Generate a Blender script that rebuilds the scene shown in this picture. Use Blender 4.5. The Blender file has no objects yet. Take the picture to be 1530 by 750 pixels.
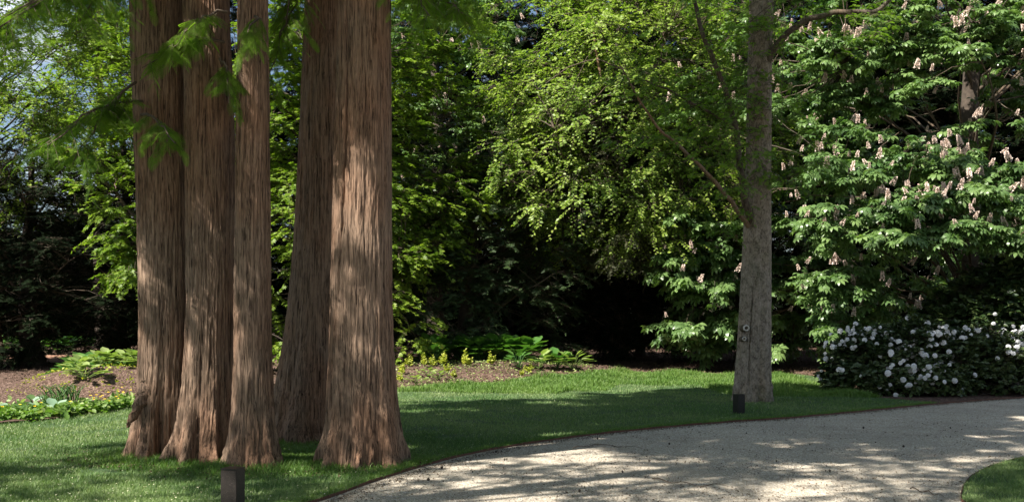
import bpy, bmesh, math, random
import numpy as np
from mathutils import Vector, Matrix

S = bpy.context.scene
COL = S.collection
# ---------------------------------------------------------------- camera, sky, sun, exposure
F = 1487.0; HZ = 478.0; EYE = 1.55          # focal length, horizon row, eye height of the photograph
cd = bpy.data.cameras.new('camera'); cam = bpy.data.objects.new('camera', cd); COL.objects.link(cam)
cam.location = (0, 0, EYE); cam.rotation_euler = (math.radians(90), 0, 0)
cd.sensor_width = 36; cd.lens = 36 * F / 1530; cd.shift_y = (HZ - 375) / 1530
cd.clip_end = 2000; cd.clip_start = 0.05
S.camera = cam

SUN_EL = math.radians(46)
SH = np.array([0.80, 0.60]); SH /= np.linalg.norm(SH)        # where the shadows point
LD = Vector((SH[0]*math.cos(SUN_EL), SH[1]*math.cos(SUN_EL), -math.sin(SUN_EL)))
ld = bpy.data.lights.new('sun', 'SUN'); sun = bpy.data.objects.new('sun', ld); COL.objects.link(sun)
ld.energy = 5.0; ld.angle = math.radians(0.53); ld.color = (1.0, 0.94, 0.84)
sun.rotation_euler = LD.to_track_quat('-Z', 'Y').to_euler()
W = bpy.data.worlds.new('World'); S.world = W; W.use_nodes = True
nt = W.node_tree; nt.nodes.clear()
out = nt.nodes.new('ShaderNodeOutputWorld'); bg = nt.nodes.new('ShaderNodeBackground')
sky = nt.nodes.new('ShaderNodeTexSky'); sky.sky_type = 'NISHITA'; sky.sun_disc = False
sky.sun_elevation = SUN_EL; sky.sun_rotation = math.atan2(-SH[0], -SH[1])
bg.inputs[1].default_value = 0.05
tc = nt.nodes.new('ShaderNodeTexCoord'); cn = nt.nodes.new('ShaderNodeTexNoise')
cn.inputs['Scale'].default_value = 3.2; cn.inputs['Detail'].default_value = 8; cn.inputs['Roughness'].default_value = 0.6
cmp_ = nt.nodes.new('ShaderNodeMapping'); cmp_.inputs['Scale'].default_value = (1, 1, 2.6); cmp_.inputs['Location'].default_value = (.3, .2, .1)
cr = nt.nodes.new('ShaderNodeValToRGB'); cr.color_ramp.elements[0].position = .53; cr.color_ramp.elements[1].position = .70
mx = nt.nodes.new('ShaderNodeMixRGB'); mx.inputs[2].default_value = (13, 13.4, 14, 1)
nt.links.new(tc.outputs['Generated'], cmp_.inputs[0]); nt.links.new(cmp_.outputs[0], cn.inputs[0])
nt.links.new(cn.outputs[0], cr.inputs[0]); nt.links.new(cr.outputs[0], mx.inputs[0])
nt.links.new(sky.outputs[0], mx.inputs[1]); nt.links.new(mx.outputs[0], bg.inputs[0]); nt.links.new(bg.outputs[0], out.inputs[0])
S.view_settings.view_transform = 'Standard'; S.view_settings.look = 'None'
S.view_settings.exposure = 1.5; S.view_settings.gamma = 1.0; S.view_settings.use_curve_mapping = False
S.render.engine = 'CYCLES'
S.cycles.use_denoising = True
S.cycles.max_bounces = 6; S.cycles.diffuse_bounces = 2; S.cycles.glossy_bounces = 2
S.cycles.transmission_bounces = 3; S.cycles.transparent_max_bounces = 4
S.cycles.caustics_reflective = False; S.cycles.caustics_refractive = False

# ---------------------------------------------------------------- helpers
def at(px, py, Y):                       # point seen at a pixel of the photograph, Y metres away
    return np.array([(px-765)/F*Y, Y, EYE-(py-HZ)/F*Y])
def gp(px, py):                          # ground point seen at a pixel
    Y = F*EYE/(py-HZ); return np.array([(px-765)/F*Y, Y])

def tag(o, label=None, cat=None, group=None, kind=None):
    if label: o['label'] = label
    if cat: o['category'] = cat
    if group: o['group'] = group
    if kind: o['kind'] = kind
    return o
def empty(name, loc, label, cat, group=None, rz=0):
    o = bpy.data.objects.new(name, None); COL.objects.link(o); o.location = [float(v) for v in loc]
    o.rotation_euler = (0, 0, rz); o.empty_display_size = .2
    return tag(o, label, cat, group)

def build(name, V, Fc, mat, parent=None, rnd=None, smooth=False, mi=None, off=None):
    """one mesh object out of numpy arrays; V is in world space, stored relative to its parent"""
    V = np.asarray(V, dtype=np.float64)
    if off is None and parent is not None: off = np.array(parent.location)
    if off is not None: V = V - np.array(off)
    me = bpy.data.meshes.new(name)
    Fs = Fc if isinstance(Fc, list) else [Fc]
    Fs = [np.asarray(f, dtype=np.int32) for f in Fs if len(f)]
    nl = sum(f.size for f in Fs); npoly = sum(len(f) for f in Fs)
    me.vertices.add(len(V)); me.vertices.foreach_set('co', V.astype(np.float32).ravel())
    me.loops.add(nl); me.loops.foreach_set('vertex_index', np.concatenate([f.ravel() for f in Fs]))
    tot = np.concatenate([np.full(len(f), f.shape[1], dtype=np.int32) for f in Fs])
    st = np.concatenate([[0], np.cumsum(tot)[:-1]]).astype(np.int32)
    me.polygons.add(npoly); me.polygons.foreach_set('loop_start', st)
    try: me.polygons.foreach_set('loop_total', tot)
    except Exception: pass
    for m in (mat if isinstance(mat, list) else [mat]): me.materials.append(m)
    if mi is not None: me.polygons.foreach_set('material_index', np.asarray(mi, dtype=np.int32))
    if smooth: me.polygons.foreach_set('use_smooth', np.ones(npoly, dtype=bool))
    if rnd is not None:
        a = me.attributes.new('rnd', 'FLOAT', 'POINT'); a.data.foreach_set('value', np.asarray(rnd, dtype=np.float32))
    me.update(calc_edges=True); me.validate(verbose=False)
    o = bpy.data.objects.new(name, me); COL.objects.link(o)
    if parent is not None: o.parent = parent
    elif off is not None: o.location = [float(v) for v in off]
    return o

def nrm(v): return v/np.maximum(np.linalg.norm(v, axis=-1, keepdims=True), 1e-9)
def place(tv, tf, P, A, N, s, rng=None):
    """copies of a template at P, its y axis along A, its z axis near N, scale s -> V, F, rnd"""
    A = nrm(A); X = nrm(np.cross(A, N)); Z = np.cross(X, A)
    s = np.asarray(s, dtype=float)
    if s.ndim == 0: s = np.full(len(P), s)
    V = P[:, None, :] + s[:, None, None]*(tv[None, :, 0:1]*X[:, None, :] + tv[None, :, 1:2]*A[:, None, :] + tv[None, :, 2:3]*Z[:, None, :])
    n = len(tv); Fc = tf[None, :, :] + (np.arange(len(P))*n)[:, None, None]
    r = (rng or np.random.default_rng(1)).random(len(P))
    return V.reshape(-1, 3), Fc.reshape(-1, tf.shape[1]), np.repeat(r, n)
def cat(parts):
    Vs, Fs, Rs, o = [], [], [], 0
    for V, Fc, r in parts:
        Vs.append(V); Fs.append(Fc+o); Rs.append(r); o += len(V)
    return np.concatenate(Vs), np.concatenate(Fs), np.concatenate(Rs)
def tubes(paths, radii, ns=5):
    """paths (N,K,3), radii (N,K) -> tapered tubes"""
    paths = np.asarray(paths, float); radii = np.asarray(radii, float)
    N, K, _ = paths.shape
    T = nrm(np.gradient(paths, axis=1)); ref = np.where(np.abs(T[..., 2:3]) > .9, np.array([1., 0, 0]), np.array([0, 0, 1.]))
    U = nrm(np.cross(T, ref)); Vv = np.cross(T, U)
    a = np.arange(ns)/ns*2*np.pi
    R = paths[:, :, None, :] + radii[:, :, None, None]*(np.cos(a)[None, None, :, None]*U[:, :, None, :] + np.sin(a)[None, None, :, None]*Vv[:, :, None, :])
    idx = np.arange(N*K*ns).reshape(N, K, ns)
    a0 = idx[:, :-1, :]; a1 = idx[:, 1:, :]; b0 = np.roll(a0, -1, 2); b1 = np.roll(a1, -1, 2)
    Q = np.stack([a0, b0, b1, a1], -1).reshape(-1, 4)
    return R.reshape(-1, 3), Q, np.repeat(np.random.default_rng(5).random(N), K*ns)

# ---------------------------------------------------------------- materials
class NT:
    def __init__(s, name):
        s.m = bpy.data.materials.new(name); s.m.use_nodes = True; s.t = s.m.node_tree; s.t.nodes.clear()
        s.out = s.n('OutputMaterial'); s.b = s.n('BsdfPrincipled'); s.l(s.b.outputs[0], s.out.inputs[0])
    def n(s, k, **kw):
        x = s.t.nodes.new('ShaderNode'+k)
        for a, v in kw.items():
            if a.startswith('i_'):
                key = a[2:].replace('_', ' '); x.inputs[key].default_value = v
            else: setattr(x, a, v)
        return x
    def l(s, a, b): s.t.links.new(a, b)
    def noise(s, scale, detail=4, rough=.55, vec=None, dist=0):
        x = s.n('TexNoise'); x.inputs['Scale'].default_value = scale; x.inputs['Detail'].default_value = detail
        x.inputs['Roughness'].default_value = rough; x.inputs['Distortion'].default_value = dist
        if vec is not None: s.l(vec, x.inputs['Vector'])
        return x.outputs[0]
    def obj(s, sc=(1, 1, 1)):
        t = s.n('TexCoord'); m = s.n('Mapping'); m.inputs['Scale'].default_value = sc; s.l(t.outputs['Object'], m.inputs[0]); return m.outputs[0]
    def ramp(s, f, stops):
        r = s.n('ValToRGB'); e = r.color_ramp.elements
        while len(e) < len(stops): e.new(.5)
        for q, (p, c) in zip(e, stops): q.position = p; q.color = (*c, 1) if len(c) == 3 else c
        s.l(f, r.inputs[0]); return r.outputs[0]
    def mix(s, f, a, b, mode='MIX'):
        x = s.n('MixRGB', blend_type=mode)
        for i, v in ((0, f), (1, a), (2, b)):
            if isinstance(v, (int, float)): x.inputs[i].default_value = v
            elif isinstance(v, tuple): x.inputs[i].default_value = (*v, 1)
            else: s.l(v, x.inputs[i])
        return x.outputs[0]
    def bump(s, h, strength=.5, dist=.01):
        x = s.n('Bump'); x.inputs['Strength'].default_value = strength; x.inputs['Distance'].default_value = dist
        s.l(h, x.inputs['Height']); s.l(x.outputs[0], s.b.inputs['Normal']); return x
    def rnd(s):
        a = s.n('Attribute'); a.attribute_name = 'rnd'; return a.outputs['Fac']

def leaf_mat(name, stops, trans=.32, rough=.5, tcol=(1.15, 1.35, .55), spec=.35):
    k = NT(name)
    c = k.ramp(k.rnd(), stops)
    big = k.noise(.45, 2, .5, k.obj())
    c = k.mix(.35, c, k.ramp(big, [(.35, stops[0][1]), (.65, stops[-1][1])]))
    k.l(c, k.b.inputs['Base Color']); k.b.inputs['Roughness'].default_value = rough
    k.b.inputs['Specular IOR Level'].default_value = spec
    tr = k.n('BsdfTranslucent'); k.l(k.mix(1, c, tcol, 'MULTIPLY'), tr.inputs[0])
    ms = k.n('MixShader'); ms.inputs[0].default_value = trans
    k.l(k.b.outputs[0], ms.inputs[1]); k.l(tr.outputs[0], ms.inputs[2]); k.l(ms.outputs[0], k.out.inputs[0])
    return k.m
def plain(name, col, rough=.6, metal=0, spec=.4, var=.25, sc=20):
    k = NT(name); n = k.noise(sc, 4, .6, k.obj())
    c = k.ramp(n, [(.3, tuple(v*(1-var) for v in col)), (.7, tuple(min(1, v*(1+var)) for v in col))])
    k.l(c, k.b.inputs['Base Color']); k.b.inputs['Roughness'].default_value = rough
    k.b.inputs['Metallic'].default_value = metal; k.b.inputs['Specular IOR Level'].default_value = spec
    return k.m

M = {}
M['chestnut'] = leaf_mat('chestnut_leaf', [(0, (.055, .115, .035)), (.5, (.10, .18, .055)), (1, (.19, .28, .095))], .34, .36, spec=.5)
M['lime'] = leaf_mat('bright_leaf', [(0, (.09, .165, .026)), (.5, (.175, .27, .042)), (1, (.33, .41, .085))], .42, .42)
M['maple'] = leaf_mat('maple_leaf', [(0, (.08, .15, .02)), (.5, (.155, .25, .03)), (1, (.28, .36, .05))], .42, .45)
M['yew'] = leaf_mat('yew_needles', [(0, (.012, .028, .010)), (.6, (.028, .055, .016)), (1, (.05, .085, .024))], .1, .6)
M['dark_needle'] = leaf_mat('shade_needles', [(0, (.003, .007, .003)), (1, (.010, .019, .006))], .04, .8, spec=.06)  # needle colour cut to near black, deep shade put into the colour
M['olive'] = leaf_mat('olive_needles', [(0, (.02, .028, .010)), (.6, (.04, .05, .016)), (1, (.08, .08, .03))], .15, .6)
M['redwood_leaf'] = leaf_mat('redwood_fronds', [(0, (.075, .16, .016)), (.5, (.14, .25, .026)), (1, (.22, .33, .045))], .5, .55)
M['rhodo'] = leaf_mat('rhododendron_leaf', [(0, (.014, .032, .010)), (.6, (.03, .06, .018)), (1, (.10, .13, .045))], .1, .38, spec=.4)
M['hosta'] = leaf_mat('hosta_leaf', [(0, (.04, .12, .025)), (.6, (.07, .17, .035)), (1, (.13, .24, .05))], .3, .45)
M['pale'] = leaf_mat('pale_leaf', [(0, (.14, .22, .05)), (.6, (.24, .32, .10)), (1, (.38, .44, .18))], .3, .5)
M['silver'] = leaf_mat('silver_leaf', [(0, (.16, .26, .16)), (1, (.32, .42, .32))], .2, .5)
M['gold'] = leaf_mat('golden_leaf', [(0, (.20, .26, .02)), (1, (.38, .38, .04))], .35, .5)
M['grass'] = leaf_mat('grass_blade', [(0, (.055, .115, .035)), (.5, (.085, .185, .04)), (.85, (.16, .26, .08)), (1, (.34, .38, .18))], .3, .55)
M['meadow'] = leaf_mat('long_grass_blade', [(0, (.06, .14, .02)), (.5, (.10, .20, .035)), (1, (.19, .27, .07))], .35, .55)
M['yellow'] = plain('yellow_petal', (.8, .55, .02), .5)
M['white'] = plain('white_petal', (.80, .80, .80), .5, var=.06)
M['pink'] = plain('cream_pink_petal', (.70, .56, .49), .6, var=.22, sc=40)
M['litter'] = leaf_mat('dry_litter', [(0, (.02, .012, .008)), (.7, (.06, .036, .02)), (1, (.16, .11, .06))], .05, .8)
M['petal_litter'] = leaf_mat('fallen_petals', [(0, (.25, .25, .12)), (1, (.6, .58, .42))], .1, .8)
M['twig'] = plain('twig_bark', (.10, .075, .055), .9)
M['dark_bark'] = plain('dark_bark', (.055, .042, .032), .95, var=.4, sc=8)
M['rust'] = plain('rusty_steel', (.085, .036, .02), .9, var=.4, sc=14)
M['wood_stake'] = plain('pale_stake', (.35, .27, .2), .8)

def bark(name, lo, hi, warm, xy, zz, bs, bd, green=0.0):
    k = NT(name)
    v = k.obj((xy, xy, zz)); n1 = k.noise(1, 6, .62, v, .6)
    n2 = k.noise(1, 3, .6, k.obj((xy*3.2, xy*3.2, zz*3)), .3)
    f = k.mix(.42, n1, n2)
    c = k.ramp(f, [(.39, lo), (.5, tuple((a+b)/2 for a, b in zip(lo, hi))), (.66, hi)])
    pat = k.noise(1.3, 3, .6, k.obj((1, 1, .5)))
    c = k.mix(k.ramp(pat, [(.42, (0, 0, 0)), (.62, (.55, .55, .55))]), c, k.mix(1, c, warm, 'MULTIPLY'))
    if green: c = k.mix(k.ramp(k.noise(2.1, 4, .7, k.obj()), [(.5, (0, 0, 0)), (.7, (green, green, green))]), c, (.05, .075, .025))
    k.l(c, k.b.inputs['Base Color']); k.b.inputs['Roughness'].default_value = .9; k.b.inputs['Specular IOR Level'].default_value = .2
    k.bump(f, bs, bd); return k.m
M['redwood'] = bark('redwood_bark', (.026, .016, .011), (.33, .228, .162), (1.06, .75, .58), 42, 1.8, 1.0, .024)
M['grey_bark'] = bark('grey_bark', (.085, .07, .055), (.33, .285, .235), (1.05, .95, .82), 14, 9, .8, .012, .35)
M['limb'] = bark('limb_bark', (.035, .027, .02), (.14, .115, .09), (1.1, .9, .75), 20, 6, .6, .01, .3)
M['bare_limb'] = bark('bare_limb_bark', (.08, .055, .038), (.27, .20, .145), (1.15, .85, .62), 20, 6, .6, .01)

# gravel
k = NT('gravel'); v = k.obj()
vo = k.n('TexVoronoi'); vo.inputs['Scale'].default_value = 75; k.l(v, vo.inputs['Vector'])
st = k.ramp(vo.outputs['Color'], [(.05, (.21, .175, .135)), (.45, (.52, .455, .365)), (.9, (.80, .735, .62))])
n = k.noise(3.0, 6, .65, v); n2 = k.noise(.55, 4, .6, v); n3 = k.noise(30, 4, .7, v)
c = k.mix(k.ramp(n3, [(.35, (.55, .55, .55)), (.62, (0, 0, 0))]), st, (.15, .125, .10))
c = k.mix(k.ramp(n, [(.45, (0, 0, 0)), (.75, (.45, .45, .45))]), c, (.24, .195, .15))
c = k.mix(k.ramp(n2, [(.38, (0, 0, 0)), (.66, (.45, .45, .45))]), c, (.22, .195, .16))
k.l(c, k.b.inputs['Base Color']); k.b.inputs['Roughness'].default_value = .92; k.b.inputs['Specular IOR Level'].default_value = .15
k.bump(k.mix(.4, vo.outputs['Distance'], n3), .9, .012); M['gravel'] = k.m
# soil and mulch
k = NT('mulch'); v = k.obj(); vo = k.n('TexVoronoi'); vo.inputs['Scale'].default_value = 26; k.l(v, vo.inputs['Vector'])
c = k.ramp(vo.outputs['Color'], [(.1, (.05, .032, .024)), (.5, (.10, .062, .048)), (.95, (.22, .15, .12))])
c = k.mix(k.ramp(k.noise(.8, 5, .65, v), [(.4, (0, 0, 0)), (.7, (.5, .5, .5))]), c, (.045, .035, .025))
k.l(c, k.b.inputs['Base Color']); k.b.inputs['Roughness'].default_value = .95; k.b.inputs['Specular IOR Level'].default_value = .1
k.bump(k.mix(.5, vo.outputs['Distance'], k.noise(12, 5, .7, v)), 1, .05); M['mulch'] = k.m
k = NT('bark_path'); v = k.obj()
c = k.ramp(k.noise(25, 5, .7, v), [(.3, (.16, .075, .045)), (.7, (.42, .24, .16))])
k.l(c, k.b.inputs['Base Color']); k.b.inputs['Roughness'].default_value = .95; k.bump(k.noise(18, 5, .7, v), 1, .04); M['barkpath'] = k.m
k = NT('lawn_turf'); v = k.obj()
c = k.ramp(k.noise(60, 5, .7, v), [(.3, (.022, .05, .012)), (.6, (.045, .095, .02)), (.8, (.09, .12, .04))])
c = k.mix(k.ramp(k.noise(.9, 4, .6, v), [(.5, (0, 0, 0)), (.75, (.4, .4, .4))]), c, (.10, .10, .045))
k.l(c, k.b.inputs['Base Color']); k.b.inputs['Roughness'].default_value = .9; k.bump(k.noise(90, 4, .7, v), 1, .02); M['turf'] = k.m

# ---------------------------------------------------------------- ground
def bumpf(x, y, cx, cy, rx, ry, h, rot=0):
    c, s = math.cos(rot), math.sin(rot); u = ((x-cx)*c+(y-cy)*s)/rx; w = (-(x-cx)*s+(y-cy)*c)/ry
    return h*np.exp(-(u*u+w*w)**1.3)
def gz(x, y):
    x = np.asarray(x, float); y = np.asarray(y, float)
    z = bumpf(x, y, -.5, 26.8, 4.2, 2.6, .38)                       # bed behind the lawn
    z = z + bumpf(x, y, -8.2, 20.4, 2.1, 1.7, .62, .1)              # bank left of the trunks
    z = z + bumpf(x, y, -11.9, 19.2, 1.5, 1.3, .42)
    z = z - bumpf(x, y, -12.0, 23.5, 3.2, 2.6, .25)
    z = z + .5/(1+np.exp(-(y-32-.1*x)/2.0))
    z = z + np.where(y > 21, .03*np.sin(x*2.1+y)*np.sin(y*1.7-x*.6), 0)
    return z
xs = np.concatenate([np.linspace(-400, -22, 20)[:-1], np.arange(-22, 26, .22), np.linspace(26, 400, 20)])
ys = np.concatenate([np.linspace(-300, -6, 14)[:-1], np.arange(-6, 40, .22), np.linspace(40, 700, 24)])
gx, gy = np.meshgrid(xs, ys); rg = np.random.default_rng(3)
zz = gz(gx, gy)-.03
amp = np.where((gy > 18) & (gy < 40), .018, 0); zz = zz + amp*rg.standard_normal(zz.shape)*((gx < -4)|(gy > 23.5))
V = np.stack([gx, gy, zz], -1).reshape(-1, 3); ii = np.arange(V.shape[0]).reshape(gx.shape)
Q = np.stack([ii[:-1, :-1], ii[:-1, 1:], ii[1:, 1:], ii[1:, :-1]], -1).reshape(-1, 4)
tag(build('ground', V, Q, M['mulch'], smooth=True), kind='structure')

def smoothline(P, n=220):
    P = np.array(P, float); d = np.concatenate([[0], np.cumsum(np.linalg.norm(np.diff(P, axis=0), axis=1))])
    t = np.linspace(0, d[-1], n); Q = np.stack([np.interp(t, d, P[:, i]) for i in (0, 1)], -1)
    for _ in range(6): Q[1:-1] = (Q[:-2]+2*Q[1:-1]+Q[2:])/4
    return Q
EDGE = [(-4.4, -6), (-4.3, 0), (-3.9, 4), (-2.9, 6.6)] + [tuple(gp(*p)) for p in
    [(480, 749), (548, 723), (617, 700.7), (686, 682), (754, 668.4), (823, 658), (892, 649), (960, 642), (1029, 635.5), (1098, 630),
     (1166, 626), (1235, 620), (1303, 613.5), (1406, 603), (1470, 598), (1530, 594)]] + [(12, 20.5), (16, 21.3), (26, 21.6)]
edge = smoothline(EDGE, 400)
def strip(A, B, nrow, z, jit=0):
    t = np.linspace(0, 1, nrow)[:, None, None]; P = A[None]*(1-t)+B[None]*t
    V = np.stack([P[..., 0], P[..., 1], z(P[..., 0], P[..., 1])], -1); i = np.arange(V.shape[0]*V.shape[1]).reshape(V.shape[:2])
    return V.reshape(-1, 3), np.stack([i[:-1, :-1], i[:-1, 1:], i[1:, 1:], i[1:, :-1]], -1).reshape(-1, 4)
def resamp(P, n):
    P = np.array(P, float); d = np.concatenate([[0], np.cumsum(np.linalg.norm(np.diff(P, axis=0), axis=1))])
    t = np.linspace(0, d[-1], n); return np.stack([np.interp(t, d, P[:, i]) for i in (0, 1)], -1)
far = resamp([(26, -6), (26, 20.2)], 400)
V, Q = strip(edge, far, 60, lambda x, y: gz(x, y)*0+.0); build_path = tag(build('gravel_path', V, Q[:, ::-1], M['gravel'], smooth=True), kind='structure')
# lawn between the path edge and the beds
NL = 0
for i, p in enumerate(edge):
    if p[0] > gp(1406, 603)[0]: NL = i; break
front = edge[:NL]
BACK = [(-16, -6), (-16, 0), (-15, 8), (-14, 12.5)] + [tuple(gp(*p)) for p in [(-160, 640), (0, 633), (85, 628), (150, 617), (215, 606), (330, 590), (430, 586), (590, 582), (700, 578), (800, 573), (870, 570), (950, 566), (1090, 562), (1200, 562),
     (1240, 566)]] + [(6.85, 22.3), (7.1, 21), tuple(gp(1330, 597)), tuple(gp(1406, 602.7))]
back = smoothline(BACK, 400)
# pair front and back by the same share of the way, weighted so that rows run roughly front to back
A_ = resamp(front, 300); B_ = resamp(back, 300)
LZ = lambda x, y: gz(x, y)*np.clip((np.asarray(y)-12)/6, 0, 1)+.012
V, Q = strip(A_, B_, 70, lambda x, y: LZ(x, y)); lawn = tag(build('lawn', V, Q[:, ::-1], M['turf'], smooth=True), kind='structure')
ISL = [tuple(gp(*p)) for p in [(1434, 752), (1437, 738), (1441, 725), (1449, 715), (1461, 707), (1489, 695), (1530, 684)]]
ISL = [(3.75, 2), (3.75, 6)] + ISL + [(8.6, 11.9), (11, 12.6), (16, 12.4), (20, 11)]
isl = smoothline(ISL, 200); islb = resamp([(9, 2), (20, 2)], 200)
V, Q = strip(isl, islb, 24, lambda x, y: np.zeros_like(x)+.012); tag(build('lawn', V, Q[:, ::-1], M['turf'], smooth=True), kind='structure')

def edging(name, line, label, h=.026, th=.007, reverse=1):
    L = np.array(line); T = np.gradient(L, axis=0); Nn = nrm(np.stack([-T[:, 1], T[:, 0]], -1))*th*reverse
    wob = .004*np.sin(np.arange(len(L))*.9)
    A = L; B = L+Nn
    V = np.concatenate([np.c_[A, np.full(len(L), -.05)], np.c_[A, h+wob], np.c_[B, h+wob], np.c_[B, np.full(len(L), -.05)]])
    n = len(L); Q = []
    for a in range(3):
        i = np.arange(n-1); Q.append(np.stack([a*n+i, a*n+i+1, (a+1)*n+i+1, (a+1)*n+i], -1))
    return tag(build(name, V, np.concatenate(Q), M['rust']), label, 'edging', 'rusty steel lawn edgings')
edging('lawn_edging', edge[:NL+40], 'long curving rusty steel edging between the main lawn and the gravel drive')
edging('lawn_edging', isl, 'short rusty steel edging round the grass corner at lower right')

# where a point lies
def inside(P, poly):
    x, y = P[:, 0], P[:, 1]; c = np.zeros(len(P), bool); j = len(poly)-1
    for i in range(len(poly)):
        xi, yi = poly[i]; xj, yj = poly[j]
        m = ((yi > y) != (yj > y)) & (x < (xj-xi)*(y-yi)/(yj-yi+1e-12)+xi); c ^= m; j = i
    return c
lawn_poly = np.concatenate([resamp(front, 120), resamp(back, 120)[::-1]])
isl_poly = np.concatenate([resamp(isl, 80), [(20, 2), (9, 2)]])
def infront(P, m=1.06, y0=5.5): return (np.abs(P[:, 0]) < .5145*m*P[:, 1]+.4) & (P[:, 1] > y0)

rng = np.random.default_rng(11)
def blades(P, Z, h, w, mat, name, label, bend=.5, seg=1, rs=0):
    n = len(P); r = np.random.default_rng(rs); a = r.random(n)*2*np.pi; la = r.random(n)*2*np.pi
    hx = np.stack([np.cos(a), np.sin(a), np.zeros(n)], -1); ln = np.stack([np.cos(la), np.sin(la), np.zeros(n)], -1)
    B = np.c_[P, Z]; h = h[:, None]; w = w[:, None]; bb = (bend*(.3+r.random(n)))[:, None]
    tip = B+ln*h*bb+np.array([0, 0, 1.])*h*np.sqrt(np.clip(1-bb**2*.6, .2, 1))
    if seg == 1:
        V = np.stack([B-hx*w/2, B+hx*w/2, tip], 1).reshape(-1, 3); Fc = np.arange(3*n).reshape(-1, 3); rr = np.repeat(r.random(n), 3)
    else:
        mid = B+ln*h*bb*.28+np.array([0, 0, .58])*h
        V = np.stack([B-hx*w/2, B+hx*w/2, mid+hx*w*.4, mid-hx*w*.4, tip], 1).reshape(-1, 3)
        i = np.arange(n)*5; Fc = np.concatenate([np.stack([i, i+1, i+2], -1), np.stack([i, i+2, i+3], -1), np.stack([i+3, i+2, i+4], -1)]); rr = np.repeat(r.random(n), 5)
    return tag(build(name, V, Fc, mat, rnd=rr), label, name.replace('_', ' '), kind='stuff')

# candidates weighted to the near side
def scatter(n, y0, y1, r, pw=1.0, m=1.06):
    u = r.random(n); Y = (y0**-pw*(1-u)+y1**-pw*u)**(-1/pw)
    return np.stack([(r.random(n)*2-1)*.5145*m*Y, Y], -1)
TR = []     # trunk bases, filled here so that grass can grow long round them
TR = [(-3.93, 11.15), (-3.43, 10.85), (-2.72, 10.4), (-2.75, 12.9), (-1.58, 10.55)]
P = scatter(620000, 6.6, 27.5, rng, .8); ok = inside(P, lawn_poly) | inside(P, isl_poly); P = P[ok]
dist = np.min([np.hypot(P[:, 0]-a, P[:, 1]-b) for a, b in TR], axis=0)
P = P[dist > .3]; dist = dist[dist > .3]
wear = np.sin(P[:, 0]*2.9+1.3*np.sin(P[:, 1]*2.1))*np.sin(P[:, 1]*3.3+1.1*np.sin(P[:, 0]*1.7)); kp = rng.random(len(P)) > np.clip((wear-.25)*1.1, 0, .72)+.6*np.exp(-((P[:, 0]+4.1)**2+(P[:, 1]-10.5)**2)/.35); P = P[kp]; dist = dist[kp]
patch = .5+.5*np.sin(P[:, 0]*1.3+np.sin(P[:, 1]*.9)*2)*np.sin(P[:, 1]*1.1+P[:, 0]*.4)
h = (.022+.022*rng.random(len(P)))*(1+.35*patch)
blades(P, LZ(P[:, 0], P[:, 1]), h, .0035+P[:, 1]*.00042, M['grass'], 'grass', 'short mown lawn grass', .75)
# long grass: fringe at the back of the lawn and round the trunks and edgings
P = scatter(330000, 19, 28, rng, .3); P = P[inside(P, lawn_poly)]
bk = resamp(back, 300); bk = bk[(bk[:, 1] > 14)]
dd = np.full(len(P), 99.)
for b in bk: dd = np.minimum(dd, np.hypot(P[:, 0]-b[0], (P[:, 1]-b[1])*.8))
wid = 2.3+.5*np.sin(P[:, 0]*1.7)+.3*np.sin(P[:, 0]*4.1)
keep = (dd < wid) & (P[:, 0] > -5) & (P[:, 0] < 7.4) & (P[:, 1] > 20.8-.15*P[:, 0]); P = P[keep]; dd = dd[keep]
h = (.10+.12*rng.random(len(P)))*np.clip(.5+.5*np.sin(P[:, 0]*3.1+P[:, 1]*2.3)*np.sin(P[:, 1]*3.7-P[:, 0]), .35, 1)
blades(P, LZ(P[:, 0], P[:, 1]), h, np.full(len(P), .012), M['meadow'], 'long_grass', 'unmown long grass along the back of the lawn', .8, 2, 2)
Ps = []
for (a, b) in TR:
    q = rng.random((5200, 2)); rr = .25+.75*q[:, 0]**.8; th = q[:, 1]*2*np.pi; Ps.append(np.stack([a+rr*np.cos(th), b+rr*np.sin(th)*.9], -1))
Pe = resamp([p for p in edge[:NL] if p[1] > 7], 400); q = rng.random(9000); Pe2 = Pe[(q*399).astype(int)]+np.c_[-rng.random(9000)*.12, rng.random(9000)*.1]
q = rng.standard_normal((9000, 2)); Pm = np.array([-2.25, 11.4])+q*np.array([.42, .7])
P = np.concatenate(Ps+[Pe2, Pm]); P = P[inside(P, lawn_poly)]
dist = np.min([np.hypot(P[:, 0]-a, P[:, 1]-b) for a, b in TR], axis=0); keep = dist > .27; P = P[keep]; dist = dist[keep]
h = (.05+.08*rng.random(len(P)))*np.clip(1.35-dist, .45, 1.2)
blades(P, LZ(P[:, 0], P[:, 1]), h, np.full(len(P), .007), M['meadow'], 'rough_grass', 'uncut grass growing round the trunks and along the edging', .7, 2, 3)

# small litter
def litter(P, z, s, mat, name, label, r, flat=.35):
    n = len(P); tv = np.array([(-.5, 0, 0), (0, -.35, .1), (.5, 0, 0), (0, .4, .12)]); tf = np.array([(0, 1, 2), (0, 2, 3)])
    A = r.standard_normal((n, 3)); A[:, 2] *= flat; Nn = r.standard_normal((n, 3))*flat; Nn[:, 2] = 1
    V, Fc, rr = place(tv, tf, np.c_[P, np.zeros(n)+z], A, Nn, s, r)
    return tag(build(name, V, Fc, mat, rnd=rr), label, 'litter', kind='stuff')
P = scatter(9000, 7, 24, rng, .8); P = P[inside(P, lawn_poly)]
litter(P, LZ(P[:, 0], P[:, 1])+.035, .007+.012*rng.random(len(P)), M['petal_litter'], 'fallen_petals', 'pale fallen petals on the lawn', rng)
P = scatter(60000, 6.8, 24, rng, .7); P = P[~(inside(P, lawn_poly) | inside(P, isl_poly)) & (P[:, 1] < 20.2)]
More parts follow.
